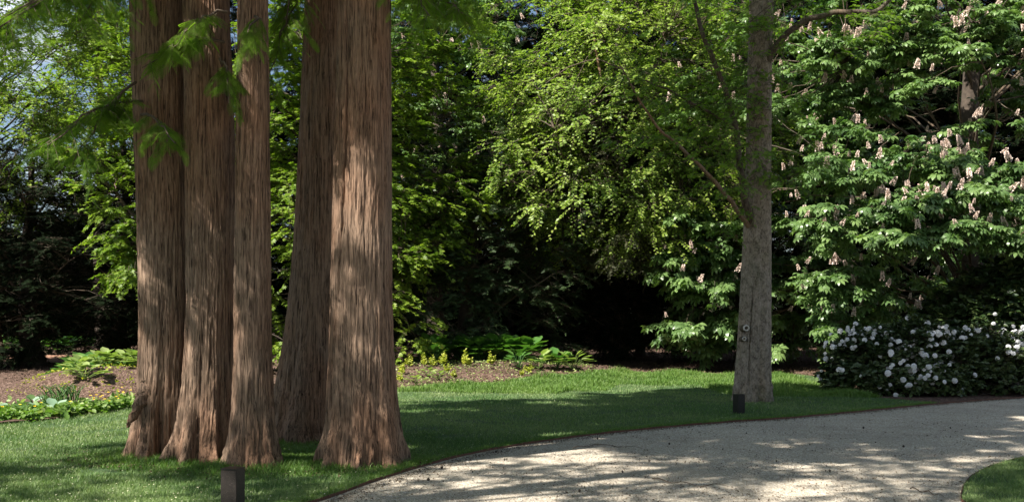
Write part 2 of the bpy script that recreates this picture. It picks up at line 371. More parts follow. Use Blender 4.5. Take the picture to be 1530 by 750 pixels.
cl = np.sin(P[:, 0]*2.3+P[:, 1])*np.sin(P[:, 1]*1.9-P[:, 0]*.7)+.7*np.sin(P[:, 0]*5+P[:, 1]*3.3); P = P[cl+rng.random(len(P))*1.2 > .3]
litter(P, .006, .007+.020*rng.random(len(P))**3, M['litter'], 'leaf_litter', 'dark crumbs of leaf litter on the gravel', rng)
e = resamp([p for p in edge[:NL+60] if p[1] > 7], 600); q = rng.random(7000); w = rng.standard_normal((7000, 2))
P = e[(q*599).astype(int)]+np.c_[.05+np.abs(w[:, 0])*.11, -np.abs(w[:, 1])*.08]
litter(P, .008, .008+.016*rng.random(7000), M['litter'], 'leaf_litter', 'dark leaf litter gathered along the lawn edging', rng)
P = scatter(26000, 20, 40, rng, .5); P = P[~inside(P, lawn_poly) & (P[:, 1] > 20.8)]
litter(P, gz(P[:, 0], P[:, 1])+.0, .03+.06*rng.random(len(P)), M['litter'], 'leaf_litter', 'brown leaf litter under the trees', rng, .6)
P = np.concatenate([np.array(t_)+rng.standard_normal((2600, 2))*[.42, .36] for t_ in TR]); P = P[inside(P, lawn_poly)]
litter(P, LZ(P[:, 0], P[:, 1])+.02+.015*rng.random(len(P)), .012+.02*rng.random(len(P)), M['litter'], 'fallen_needles', 'brown dropped needles round the redwood trunks', rng)
# pebbles
ico = np.array([(0, 0, 1), (.9, 0, .2), (.28, .85, .3), (-.72, .53, .15), (-.72, -.53, .3), (.28, -.85, .15), (0, 0, -1)], float)
icf = np.array([(0, 1, 2), (0, 2, 3), (0, 3, 4), (0, 4, 5), (0, 5, 1), (6, 2, 1), (6, 3, 2), (6, 4, 3), (6, 5, 4), (6, 1, 5)])
P = scatter(60000, 6.8, 17, rng, 1.2); P = P[~(inside(P, lawn_poly) | inside(P, isl_poly))]; n = len(P)
k = NT('loose_stone'); k.l(k.ramp(k.rnd(), [(0, (.16, .14, .12)), (.5, (.40, .37, .33)), (1, (.66, .64, .58))]), k.b.inputs['Base Color']); k.b.inputs['Roughness'].default_value = .9
V, Fc, rr = place(ico*np.array([1, .8, .55]), icf, np.c_[P, np.full(n, .003)], rng.standard_normal((n, 3))*[1, 1, .2], rng.standard_normal((n, 3))*.3+[0, 0, 1], .003+.006*rng.random(n)**2, rng)
tag(build('gravel_stones', V, Fc, k.m, rnd=rr), 'loose pale stones lying on the gravel drive', 'gravel', kind='stuff')

# ---------------------------------------------------------------- redwood trunks
def vnoise(u, v, nu, nv, seed):
    g = np.random.default_rng(seed).random((nv+2, nu)); x = (u % 1)*nu; y = v*nv
    xi = np.floor(x).astype(int) % nu; yi = np.clip(np.floor(y).astype(int), 0, nv); fx = x-np.floor(x); fy = np.clip(y-yi, 0, 1)
    fx = fx*fx*(3-2*fx); fy = fy*fy*(3-2*fy); xj = (xi+1) % nu
    return (g[yi, xi]*(1-fx)+g[yi, xj]*fx)*(1-fy)+(g[yi+1, xi]*(1-fx)+g[yi+1, xj]*fx)*fy
def trunk(name, pts, mat, parent, seed, flare=.35, fh=.45, nb=5, bamp=.3, ridge=.0125, na=420, top=18, crack=None, fluted=.03, dz=.03, ztop=5.6, nv=13, nu=54):
    """pts: (z, x, y, radius) up the trunk"""
    pts = np.array(pts, float)
    z = np.concatenate([np.arange(-.12, ztop, dz), np.linspace(ztop, top, 24)[1:]])
    cx, cy, cr = [np.interp(z, pts[:, 0], pts[:, i]) for i in (1, 2, 3)]
    if len(pts) > 2:
        kf = np.ones(41)/41
        def sm(a): m = z < ztop; b = a.copy(); p = np.pad(a[m], 20, 'edge'); b[m] = np.convolve(p, kf, 'valid'); return b
        cx, cy, cr = sm(cx), sm(cy), sm(cr)
    u = np.arange(na)/na; Z, U = np.meshgrid(z, u, indexing='ij'); zt = np.clip(Z/ztop, 0, 1)
    warp = .020*(vnoise(U, zt, 7, 6, seed+5)-.5)+.016*(vnoise(U, zt, 24, 26, seed+6)-.5)
    warp = warp + (.05*(vnoise(U, zt, 9, 16, seed+8)-.5))*np.exp(-Z/.5)
    Uw = U+warp
    r1 = 1-np.abs(2*vnoise(Uw, zt, nu, nv, seed+1)-1); r2 = 1-np.abs(2*vnoise(Uw, zt, int(nu*1.9), nv*2, seed+2)-1); r3 = vnoise(Uw, zt, int(nu*2.6), nv*7, seed+3)
    d = ridge*(r1**.6*1.5+r2**.7*.8+r3*.6-1.5)
    th = 2*np.pi*U
    fl = flare*np.exp(-np.clip(Z, 0, 99)/fh)+.10*np.exp(-np.clip(Z, 0, 99)/(fh*4))
    ph = np.random.default_rng(seed).random(4)*6.28
    lobes = .5+.5*np.cos(nb*th+ph[0]+1.2*np.sin(th+ph[1])); lobe2 = .5+.5*np.cos((nb*2+1)*th+ph[2]+.8*np.sin(2*th))
    lobes = lobes*.65+lobe2*.35
    R = cr[:, None]*(1+fl*(1-bamp*2+bamp*4*lobes)*1.0) + cr[:, None]*fluted*np.cos(3*th+ph[3]+Z*.25) + d*(1+1.8*np.exp(-Z/.35))
    gn = (vnoise(Uw, zt, 16, 30, seed+9)-.5)*.10*np.exp(-Z/.35); R = R+gn*cr[:, None]*2
    if crack is not None:
        a0, z0, z1, dp = crack; dth = np.abs(((th-a0+.12*np.sin(Z*1.3)+.02*np.sin(Z*19)+np.pi) % (2*np.pi))-np.pi)
        R = R-dp*np.exp(-(dth/.045)**2)*np.clip((Z-z0)/.4, 0, 1)*np.clip((z1-Z)/.4, 0, 1)
    V = np.stack([cx[:, None]+R*np.cos(th), cy[:, None]+R*np.sin(th), Z], -1); i = np.arange(Z.size).reshape(Z.shape); j = np.roll(i, -1, 1)
    Q = np.stack([i[:-1], j[:-1], j[1:], i[1:]], -1).reshape(-1, 4)
    return build(name, V.reshape(-1, 3), Q, mat, parent, smooth=True)
def tpts(rows, Y, top=22, rt=.12):
    """rows (py, left px, right px) -> (z, x, y, r)"""
    o = []
    for py, a, b in rows: p = at((a+b)/2, py, Y); o.append((p[2], p[0], Y, (b-a)/2/F*Y))
    o.sort(); z, x, y, r = o[-1]; dx = (o[-1][1]-o[-3][1])/(o[-1][0]-o[-3][0]); o.append((top, x+dx*(top-z)*.7, y, rt)); return o

# ---------------------------------------------------------------- leaves and crowns
def strips(segs):   # helper: polyline outline fan
    return segs
LEAF = (np.array([(0, 0, 0), (.30, .35, .07), (.26, .68, .06), (0, 1, -.05), (-.26, .68, .06), (-.30, .35, .07)]),
        np.array([(0, 1, 2), (0, 2, 3), (0, 3, 4), (0, 4, 5)]))
LEAF2 = (np.array([(0, 0, 0), (.33, .5, .08), (0, 1, -.04), (-.33, .5, .08)]), np.array([(0, 1, 2), (0, 2, 3)]))
def maple():
    V = [(0, 0, 0)]; T = []
    for a, l in ((-62, .6), (-30, .85), (0, 1), (30, .85), (62, .6)):
        s, c = math.sin(math.radians(a)), math.cos(math.radians(a)); i = len(V)
        V += [(s*l*.5+c*.16, c*l*.5-s*.16, .05), (s*l, c*l, -.06), (s*l*.5-c*.16, c*l*.5+s*.16, .05)]; T += [(0, i, i+1), (0, i+1, i+2)]
    return np.array(V, float), np.array(T)
def chestnut():
    V = []; T = []
    for a, l in ((-105, .55), (-58, .85), (-20, 1), (20, 1), (58, .85), (105, .55)):
        s, c = math.sin(math.radians(a)), math.cos(math.radians(a)); i = len(V)
        def P(u, w, z): return (s*u*l+c*w*l, c*u*l-s*w*l, z*l)
        V += [P(0, 0, 0), P(.42, .12, .10), P(.74, .20, -.02), P(1, 0, -.30), P(.74, -.20, -.02), P(.42, -.12, .10)]
        T += [(i, i+1, i+5), (i+1, i+2, i+5), (i+2, i+4, i+5), (i+2, i+3, i+4)]
    return np.array(V, float), np.array(T)
def frond(n=15, w=.33, lw=.019, droop=.3):
    V = []; T = []
    for k in range(n):
        t = (k+.6)/n; L = w*math.sin(math.pi*min(1, t*.86+.14))**.7
        for s in (-1, 1):
            i = len(V); z0 = -droop*t*t
            V += [(0, t-lw, z0), (0, t+lw, z0), (s*L, t+.30*L+lw*.6, z0-L*.15), (s*L*.95, t+.30*L-lw*.6, z0-L*.15)]; T += [(i, i+1, i+2), (i, i+2, i+3)]
    return np.array(V, float), np.array(T)
def needles(n=7):
    r = random.Random(4); V = []; T = []
    for k in range(n):
        t = k/n
        for s in (-1, 1):
            i = len(V); L = .38*(1-t*.6); z = r.uniform(-.08, .08)
            V += [(0, t-.06, 0), (0, t+.07, 0), (s*L, t+.18+r.uniform(-.05, .05), z)]; T += [(i, i+1, i+2)]
    return np.array(V, float), np.array(T)
MAPLE, CHEST, FROND, NEED = maple(), chestnut(), frond(), needles()
FROND_S = frond(6, .4, .072, .3)

def sprays(r, C, O, ntw, L, nleaf, spread=.8, flat=.5, droop=.25, t0=.25, upn=.7, side=.8):
    """twigs fanning from each centre C along O; returns leaf positions, axes, normals and twig paths"""
    n = len(C); O = nrm(O)
    D = O[:, None, :]*.7+r.standard_normal((n, ntw, 3))*spread*np.array([1, 1, flat]); D = nrm(D)
    ll = L*(.55+.6*r.random((n, ntw, 1)))
    C2 = C[:, None, :]-O[:, None, :]*L*.35+r.standard_normal((n, ntw, 3))*L*.18*np.array([1, 1, flat])
    t = t0+(1-t0)*(np.arange(nleaf)+.5)/nleaf; t = t[None, None, :, None]
    Dn = D[:, :, None, :]; g = np.array([0, 0, -1.])
    P = C2[:, :, None, :]+Dn*ll[:, :, None, :]*t+g*droop*ll[:, :, None, :]*t*t
    tang = nrm(Dn+g*2*droop*t); sd = nrm(np.cross(tang, np.array([0, 0, 1.])))
    sg = np.where(np.arange(nleaf) % 2 == 0, 1, -1)[None, None, :, None]
    A = tang*.55+sd*sg*side+r.standard_normal(P.shape)*.22; 
    N = np.array([0, 0, 1.])*upn+nrm(O)[:, None, None, :]*(1-upn)*.9+r.standard_normal(P.shape)*.33
    tk = np.array([0, .5, 1.])[None, None, :, None]; tw = C2[:, :, None, :]+Dn*ll[:, :, None, :]*tk+g*droop*ll[:, :, None, :]*tk*tk
    return P.reshape(-1, 3), A.reshape(-1, 3), N.reshape(-1, 3), tw.reshape(-1, 3, 3)

def crown_centres(r, c, rad, n, seed, inner=.45, cut=None, lump=.28, pads=None):
    d = nrm(r.standard_normal((n*3, 3))); rr = inner+(1-inner)*r.random(n*3)**.55
    az = np.arctan2(d[:, 1], d[:, 0]); q = np.random.default_rng(seed).random(6)*6.28
    lumpf = 1+lump*(np.sin(3*az+q[0])*np.cos(4*d[:, 2]+q[1])+.6*np.sin(7*az+q[2])*np.sin(7*d[:, 2]+q[3]))
    P = np.array(c)+d*rr[:, None]*lumpf[:, None]*np.array(rad)
    if pads: P[:, 2] = np.round(P[:, 2]/pads+.18*np.sin(P[:, 0]*1.1)+.15*np.cos(P[:, 1]*1.3))*pads+(r.random(len(P))-.5)*pads*.35-.06*np.hypot(P[:, 0]-c[0], P[:, 1]-c[1])
    keep = np.ones(len(P), bool) if cut is None else cut(P)
    keep &= P[:, 2] > .35
    keep &= (d[:, 1] < .35) | (r.random(len(P)) < .45)      # the side turned away carries fewer boughs
    return P[keep][:n]

def limbs(r, C, base, zmin, zmax, r0, frac=.55, sag=.12):
    """a curved limb from the trunk axis to each centre"""
    K = max(5, len(C)//11); mi = r.permutation(len(C))[:K]; Mc = C[mi]
    def curve(S0, E, sg, jit):
        n = len(E); t = np.linspace(0, 1, 9)[None, :, None]; hd = np.linalg.norm(E-S0, axis=1)
        mid = S0*.5+E*.5+np.array([0, 0, 1.])*(hd[:, None]*sg)+r.standard_normal((n, 3))*jit*hd[:, None]
        P = (1-t)**2*S0[:, None]+2*t*(1-t)*mid[:, None]+t*t*E[:, None]; P[:, 1:-1] += r.standard_normal((n, 7, 3))*.018*hd[:, None, None]**.5; return P
    hd = np.hypot(Mc[:, 0]-base[0], Mc[:, 1]-base[1]); za = np.clip(Mc[:, 2]-hd*frac-r.random(K)*.8, zmin, zmax)
    S0 = np.stack([np.full(K, base[0]), np.full(K, base[1]), za], -1); MP = curve(S0, Mc, sag, .08)
    v1, q1, _ = tubes(MP, r0*(.6+.6*r.random((K, 1)))*(1-.8*np.linspace(0, 1, 9)[None, :]), 6)
    rest = np.setdiff1d(np.arange(len(C)), mi); R = C[rest]; best = np.full(len(R), 1e9); Sx = np.zeros((len(R), 3))
    for k_ in range(K):
        for q_ in range(2, 8):
            d = np.linalg.norm(R-MP[k_, q_], axis=1)+.35*np.maximum(0, MP[k_, q_, 2]-R[:, 2]); m_ = d < best; best[m_] = d[m_]; Sx[m_] = MP[k_, q_]
    v2, q2, _ = tubes(curve(Sx, R, .06, .08), r0*.38*(.6+.6*r.random((len(R), 1)))*(1-.8*np.linspace(0, 1, 9)[None, :]), 5)
    return np.concatenate([v1, v2]), np.concatenate([q1, q2+len(v1)]), None

def simple_trunk(parent, base, h, r, mat, seed, lean=(0, 0), bottom=None):
    rr = np.random.default_rng(seed); z = np.linspace(-.1, h, 22)
    x = base[0]+lean[0]*z/h+.10*np.sin(z*.7+seed); y = base[1]+lean[1]*z/h+.10*np.cos(z*.6+seed*2)
    gz0 = float(gz(base[0], base[1]))
    P = np.stack([x, y, z+gz0*np.clip(1-z/3, 0, 1)], -1)[None]
    rad = (r*(1-.8*np.clip(z/h, 0, 1))*(1+.5*np.exp(-np.clip(z, 0, 9)/.35)))[None]
    V, Q, _ = tubes(P, rad, 16); i = np.arange(16); 
    V = V+rr.standard_normal(V.shape)*r*.035
    return build('trunk', V, Q, mat, parent, smooth=True)

def tree(name, label, cat_, base, h, tr, kind, seed, ctr, rad, nc, group=None, ntw=10, L=.8, nleaf=9, ls=.08, cut=None, bark_='dark_bark',
         inner=.45, pads=None, zmin=1.2, flat=.5, droop=.25, frac=.55, extra=None, spread=.8, lump=.28, lean=(0, 0), upn=.7, limb_r=.05, twr=.006, outz=.05):
    r = np.random.default_rng(seed)
    root = empty(name, (base[0], base[1], float(gz(base[0], base[1]))), label, cat_, group)
    C = crown_centres(r, ctr, rad, nc, seed, inner, cut, lump, pads)
    if extra is not None: C = np.concatenate([C, extra])
    O = C-np.array([ctr[0], ctr[1], ctr[2]-.3*rad[2]]); O[:, 2] *= .4; O = nrm(O)+[0, 0, outz]
    P, A, N, tw = sprays(r, C, O, ntw, L, nleaf, spread, flat, droop, upn=upn)
    T = {'chest': CHEST, 'leaf': LEAF2, 'maple': MAPLE, 'need': NEED, 'frond': FROND_S}[kind[0]]
    V, Fc, rr = place(T[0], T[1], P, A, N, ls*(.7+.6*r.random(len(P))), r)
    build('crown', V, Fc, M[kind[1]], root, rnd=rr)
    simple_trunk(root, base, h, tr, M[bark_], seed, lean)
    Lv, Lq, _ = limbs(r, C, base, zmin, h*.95, limb_r, frac)
    rt = np.stack([np.full(len(tw), twr*1.5), np.full(len(tw), twr), np.full(len(tw), twr*.4)], -1)
    Tv, Tq, _ = tubes(tw, rt, 3)
    build('limbs', np.concatenate([Lv, Tv]), np.concatenate([Lq, Tq+len(Lv)]), M['limb'], root, smooth=True)
    return root, C, P, N, r

# flower spike of the horse chestnut
def spike_arrays():
    r = np.random.default_rng(8); n = 150; t = r.random(n)**.85; a = r.random(n)*6.283; R = .16*(1-t)**.8*(.8+.4*r.random(n))+.03
    P = np.stack([R*np.cos(a), R*np.sin(a), .08+t], -1); A = np.stack([np.cos(a), np.sin(a), np.full(n, .5)], -1)+r.standard_normal((n, 3))*.4
    return place(LEAF2[0]*[1.3, 1, 1], LEAF2[1], P, A, r.standard_normal((n, 3)), .15, r)
SPV, SPF, SPR = spike_arrays()
def mesh_of(name, V, Fc, mat):
    o = build(name, V, Fc, mat); me = o.data; bpy.data.objects.remove(o); return me
SPIKE = mesh_of('flower_spike', SPV, SPF, M['pink'])

def add_flowers(root, P, r, n_all, s0, part, mesh, arrs, mat, up=True, cap=100, axes=None, score=None):
    """the hundred that show largest are parts of their own, the rest one part"""
    idx = r.permutation(len(P))[:n_all]; P = P[idx]; ax = None if axes is None else axes[idx]
    vis = (np.abs(P[:, 0]) < .52*P[:, 1]) & (P[:, 2] < EYE+.325*P[:, 1])
    order = np.argsort(np.where(vis, 0, 100)+P[:, 1]); P = P[order]; ax = None if ax is None else ax[order]
    off = np.array(root.location)
    for i in range(min(cap, len(P))):
        o = bpy.data.objects.new(part, mesh); COL.objects.link(o); o.parent = root; o.location = P[i]-off
        s = s0*(.55+.8*r.random()); o.scale = (s, s*(.8+.4*r.random()), s*(.75+.4*r.random()))
        d = Vector(ax[i]) if ax is not None else Vector((r.normal()*.4, r.normal()*.35-.1, 1))
        o.rotation_euler = d.to_track_quat('Z', 'Y').to_euler()
    Q = P[cap:]
    if len(Q):
        N = (r.standard_normal((len(Q), 3))*[.25, .25, 0]+[0, -.08, 1]) if ax is None else ax[cap:]
        A = np.cross(N, r.standard_normal((len(Q), 3)))
        V, Fc, rr = place(arrs[0], arrs[1], Q, A, N, s0*(.7+.6*r.random(len(Q))), r)
        o = build(part, V, Fc, mat, root, rnd=rr); o['kind'] = 'stuff'

# ---- the six trunks in front
def redwood(label, rows, Y, seed, crown_r, nc, cz=(7.2, 16.5), boughs=(), cut=None, ctr_dx=0, low=None, **kw):
    pts = tpts(rows, Y, kw.pop('top', 18)); b = pts[0]
    root = empty('dawn_redwood', (b[1], Y, 0), label, 'tree', 'dawn redwoods growing together on the lawn')
    trunk('trunk', pts, M['redwood'], root, seed, **kw)
    r = np.random.default_rng(seed)
    # crown high above the picture
    z = cz[0]+(cz[1]-cz[0])*r.random(nc)**1.2; fr = crown_r*(1-((z-cz[0])/(cz[1]-cz[0]+2))**1.3); a = r.random(nc)*6.283; q = fr*(.25+.75*r.random(nc)**.6)
    C = np.stack([b[1]+ctr_dx+q*np.cos(a), Y+q*np.sin(a), z], -1)
    keep = ~((C[:, 2] < EYE+.3215*C[:, 1]+.9)); C = C[keep]
    if cut is not None: C = C[cut(C)]
    if low is not None: C = np.concatenate([C, low])
    O = C-np.array([b[1], Y, 0]); O[:, 2] = 0
    P, A, N, tw = sprays(r, C, O, 7, 1.0, 10, .7, .25, .3)
    fs = FROND_S; V, Fc, rr = place(fs[0]*[1.3, 1, 1], fs[1], P, A, N, .27*(.7+.6*r.random(len(P))), r)
    parts = [(V, Fc, rr)]; LP = [limbs(r, C, (b[1], Y), 5, 17, .035, .15, .05)[:2]]
    # low boughs seen in the picture: (start px,py), (end px,py), depth start, depth end, twigs, twig length, hang
    for (p0, p1, y0, y1, ntw, tl, hang) in boughs:
        ntw = int(ntw*1.45)
        a0, a1 = at(*p0, y0), at(*p1, y1); t = np.linspace(0, 1, 9)[:, None]
        path = a0*(1-t)+a1*t+np.array([0, 0, 1.])*(.12*np.sin(np.pi*t))+r.standard_normal((9, 3))*.02
        LP.append(tubes(path[None], (.014*(1-.75*t[:, 0]))[None]+.002, 6)[:2])
        ti = .12+.88*r.random(ntw); Ps = a0*(1-ti[:, None])+a1*ti[:, None]+np.array([0, 0, 1.])*(.12*np.sin(np.pi*ti))[:, None]
        ax = nrm(a1-a0); sd = nrm(np.cross(ax, [0, 0, 1.])); s = np.where(r.random(ntw) < .5, 1, -1)[:, None]
        D = nrm(ax*.6+sd*s*(.5+.5*r.random((ntw, 1)))+r.standard_normal((ntw, 3))*.25+np.array([0, 0, -1.])*hang)
        ll = tl*(.4+.7*r.random((ntw, 1))); nf = 8
        tt = np.linspace(.12, 1, nf)[None, :, None]; PP = Ps[:, None]+D[:, None]*ll[:, None]*tt+np.array([0, 0, -1.])*.25*ll[:, None]*tt**2
        sg = np.where(np.arange(nf) % 2 == 0, 1, -1)[None, :, None]; s2 = nrm(np.cross(D, [0, 0, 1.]))[:, None]
        AA = D[:, None]*.7+s2*sg*.6+r.standard_normal(PP.shape)*.15+np.array([0, 0, -.25]); NN = np.array([0, 0, 1.])+r.standard_normal(PP.shape)*.25
        PP, AA, NN = [q.reshape(-1, 3) for q in (PP, AA, NN)]
        parts.append(place(FROND[0], FROND[1], PP, AA, NN, .13*(.7+.6*r.random(len(PP))), r))
        kk = np.array([0, .5, 1.])[None, :, None]; tws = Ps[:, None]+D[:, None]*ll[:, None]*kk+np.array([0, 0, -1.])*.25*ll[:, None]*kk**2
        LP.append(tubes(tws, np.tile([.004, .003, .0015], (ntw, 1)), 3)[:2])
    V, Fc, rr = cat(parts); build('crown', V, Fc, M['redwood_leaf'], root, rnd=rr)
    o = 0; Vs = []; Qs = []
    rt = np.tile([.008, .006, .003], (len(tw), 1)); LP.append(tubes(tw, rt, 3)[:2])
    for v, q in LP: Vs.append(v); Qs.append(q+o); o += len(v)
    build('boughs', np.concatenate(Vs), np.concatenate(Qs), M['twig'], root, smooth=True)
    return root

T1 = redwood('leftmost broad redwood trunk with a gnarled root foot and low leafy boughs', [(0, 197, 276), (200, 205, 280), (400, 211, 282), (520, 214, 280), (600, 212, 276), (690, 212, 268)], 11.15, 21, 4.2, 90,
    low=np.random.default_rng(7).uniform([-8.4, 8.4, 5.9], [-5.4, 11.6, 8.9], (34, 3)), flare=.56, fh=.34, nb=7, bamp=.46, boughs=[  # extra boughs out of view, added to shade the trunks to the right
    ((210, 150), (70, 215), 10.9, 9.6, 24, .45, .25), ((205, 120), (110, 245), 10.8, 9.9, 20, .40, .4), ((215, 175), (255, 215), 10.5, 9.8, 10, .26, .3),
    ((230, -40), (20, 20), 10.8, 8.6, 40, .6, .35), ((215, -60), (-40, 70), 10.5, 8.2, 44, .6, .4), ((225, -80), (120, 30), 10.5, 9.2, 30, .5, .4)])
T2 = redwood('broad straight redwood trunk, second from left, crossed by a leafy bough near the top', [(0, 276, 340), (200, 279, 348), (400, 281, 350), (520, 281, 350), (600, 277, 349), (693, 272, 347)], 10.85, 35, 4.0, 80,
    flare=.42, fh=.30, nb=8, bamp=.48, boughs=[((335, 60), (215, 100), 10.5, 9.8, 16, .32, .12), ((340, 20), (250, 75), 10.5, 9.8, 14, .3, .2), ((330, 90), (345, 150), 10.4, 10.1, 8, .22, .5)])
T3 = redwood('slimmest redwood trunk, in the middle of the clump behind the near bollard', [(0, 357, 398), (200, 354, 401), (400, 352, 402), (520, 352, 403), (600, 352, 405), (702, 351, 409)], 10.4, 49, 3.2, 60,
    flare=.42, fh=.26, nb=5, bamp=.38, na=300, nu=34, boughs=[((392, 30), (362, 70), 10.1, 9.7, 7, .22, .5)])
T4 = redwood('dark shaded redwood trunk standing furthest back, fourth from left', [(0, 457, 545), (200, 450, 540), (400, 441, 535), (520, 430, 530), (600, 420, 525), (655, 416, 520)], 12.9, 63, 4.4, 90,
    flare=.22, fh=.5, nb=5, boughs=[((455, -20), (400, 120), 12.2, 11.6, 20, .45, .35), ((450, -60), (425, 60), 12.2, 11.8, 16, .45, .35)])
T5 = redwood('thickest redwood trunk with a long dark crack, rightmost of the clump beside the drive', [(0, 508, 583), (200, 503, 584), (400, 498, 584), (520, 496, 585), (600, 497, 589), (700, 498, 588)], 10.55, 77, 4.6, 110,
    flare=.27, fh=.30, nb=8, bamp=.42, fluted=.02, crack=(math.radians(232), 1.6, 6, .05), ctr_dx=.6, boughs=[
    ((590, -40), (690, 20), 10.3, 9.6, 34, .42, .4), ((585, -60), (640, 25), 10.0, 9.3, 26, .4, .5), ((590, -50), (700, -10), 10.6, 10.2, 24, .4, .4)])
# root stub on the first trunk
a0, a1 = at(228, 578, 11.0), at(191, 638, 10.78); t = np.linspace(0, 1, 7)[:, None]; tt_ = np.linspace(0, 1, 26)[:, None]; Pp = a0*(1-tt_)+a1*tt_+np.array([0, 0, 1.])*.05*np.sin(np.pi*tt_)+np.array([1., 0, .4])*.012*np.sin(tt_*19)
v, q, _ = tubes(Pp[None], np.interp(np.linspace(0, 1, 26), t[:, 0], [.13, .105, .08, .062, .048, .034, .008])[None]*(1+.12*np.sin(np.arange(26)*1.7))[None], 18); v = v+np.random.default_rng(2).standard_normal(v.shape)*.007
build('root', v, q, M['redwood'], T1, smooth=True)

# grey tree on the right of the lawn
pts = tpts([(0, 1122, 1156), (100, 1119, 1153), (200, 1117, 1152), (300, 1115, 1151), (400, 1110, 1151), (500, 1105, 1149), (598, 1101, 1146)], 18.9, 15, .14)
T6 = empty('swamp_cypress', (pts[0][1], 18.9, 0), 'grey barked tree on the lawn right of centre with cut knots on its trunk', 'tree')
trunk('trunk', pts, M['grey_bark'], T6, 91, flare=.10, fh=.5, nb=7, bamp=.5, ridge=.011, na=260, top=15, fluted=.06, dz=.04, ztop=7.8, nv=40, nu=26, crack=(math.radians(248), .1, 2.3, .05))
def ring(c, R, r_, n=14, m=8):
    a = np.arange(n)/n*2*np.pi; b = np.arange(m)/m*2*np.pi; A, B = np.meshgrid(a, b, indexing='ij')
    V = np.stack([c[0]+(R+r_*np.cos(B))*np.cos(A), c[1]+r_*1.6*np.sin(B), c[2]+(R+r_*np.cos(B))*np.sin(A)], -1); i = np.arange(n*m).reshape(n, m)
    return V.reshape(-1, 3), np.stack([i, np.roll(i, -1, 0), np.roll(np.roll(i, -1, 0), -1, 1), np.roll(i, -1, 1)], -1).reshape(-1, 4)
M['knot'] = plain('pale_cut_wood', (.45, .42, .38), .8)
for (px, py, R) in ((1115, 490, .045), (1112, 506, .03)):
    c = at(px, py, 18.52)
    v, q, _ = tubes(np.array([[c+[0, .25, -.01], c+[0, .1, 0], c+[0, .01, 0], c+[0, 0, 0]]]), np.array([[R*1.6, R*1.5, R*1.15, .001]]), 12)
    build('knot_stub', v, q, M['limb'], T6, smooth=True)
    v, q = ring(c, R, R*.38); build('knot', v, q, M['knot'], T6, smooth=True)
def branch(parent, pix, r0, r1, mat='limb', name='branch'):
    P = np.array([at(a, b, y) for a, b, y in pix]); n = 40
    d = np.concatenate([[0], np.cumsum(np.linalg.norm(np.diff(P, axis=0), axis=1))]); t = np.linspace(0, d[-1], n)
    Q = np.stack([np.interp(t, d, P[:, i]) for i in range(3)], -1)
    for _ in range(3): Q[1:-1] = (Q[:-2]+2*Q[1:-1]+Q[2:])/4
    Q += .008*np.sin(np.arange(n)[:, None]*[.9, 1.3, 1.1])
    v, q, _ = tubes(Q[None], np.linspace(r0, r1, n)[None], 8); build(name, v, q, M[mat], parent, smooth=True); return Q
Bq = [branch(T6, [(1135, 118, 18.9), (1160, 66, 18.6), (1198, 32, 18.3), (1250, 18, 18.1), (1312, 19, 17.9), (1336, -8, 17.8)], .075, .035),
      branch(T6, [(1125, 345, 18.85), (1113, 300, 18.6), (1104, 235, 18.5), (1098, 180, 18.5), (1076, 112, 18.4), (1052, 60, 18.3), (1034, -10, 18.3)], .075, .035),
      branch(T6, [(1104, 200, 18.6), (1075, 175, 18.2), (1040, 158, 18.0), (1000, 135, 17.8), (955, 118, 17.6)], .04, .012),
      branch(T6, [(1122, 345, 18.85), (1105, 318, 18.5), (1080, 285, 18.0), (1046, 248, 17.6), (1008, 212, 17.2), (980, 190, 17.0), (962, 160, 16.9), (943, 128, 16.9), (925, 95, 16.9)], .05, .012, 'bare_limb')]
r = np.random.default_rng(5)
wisp = []
for Q in Bq:
    for _ in range(2): wisp.append(Q[r.integers(8, len(Q), 14)])
wp = np.concatenate(wisp)+r.standard_normal((sum(len(w) for w in wisp), 3))*[.5, .45, .38]
ex = np.array([at(px, py, y) for px, py, y in zip(r.uniform(1030, 1230, 44), r.uniform(-20, 300, 44), r.uniform(17.6, 20, 44))])
hi = np.stack([4.8+r.standard_normal(80)*2.6, 19+r.standard_normal(80)*2.4, r.uniform(8.2, 14, 80)], -1)
tk = np.array([at(px, py, 18.45) for px, py in zip(r.uniform(1095, 1160, 12), r.uniform(90, 260, 12))])
C = np.concatenate([wp, ex, hi, tk]); O = nrm(C-np.array([4.7, 19, 5]))*[1, 1, .2]
P, A, N, tw = sprays(r, C, O, 7, .45, 7, .8, .4, .35)
V, Fc, rr = place(FROND_S[0], FROND_S[1], P, A, N, .075*(.7+.6*r.random(len(P))), r); build('crown', V, Fc, M['redwood_leaf'], T6, rnd=rr)
v2, q2, _ = limbs(r, np.concatenate([ex[::2], hi[::3]]), (4.72, 18.9), 3.4, 14, .02, .25, .05); v3, q3, _ = tubes(tw, np.tile([.005, .004, .002], (len(tw), 1)), 3)
build('twigs', np.concatenate([v2, v3]), np.concatenate([q2, q3+len(v2)]), M['limb'], T6, smooth=True)

# ---------------------------------------------------------------- trees behind the lawn
def X(px, Y): return (px-765)/F*Y
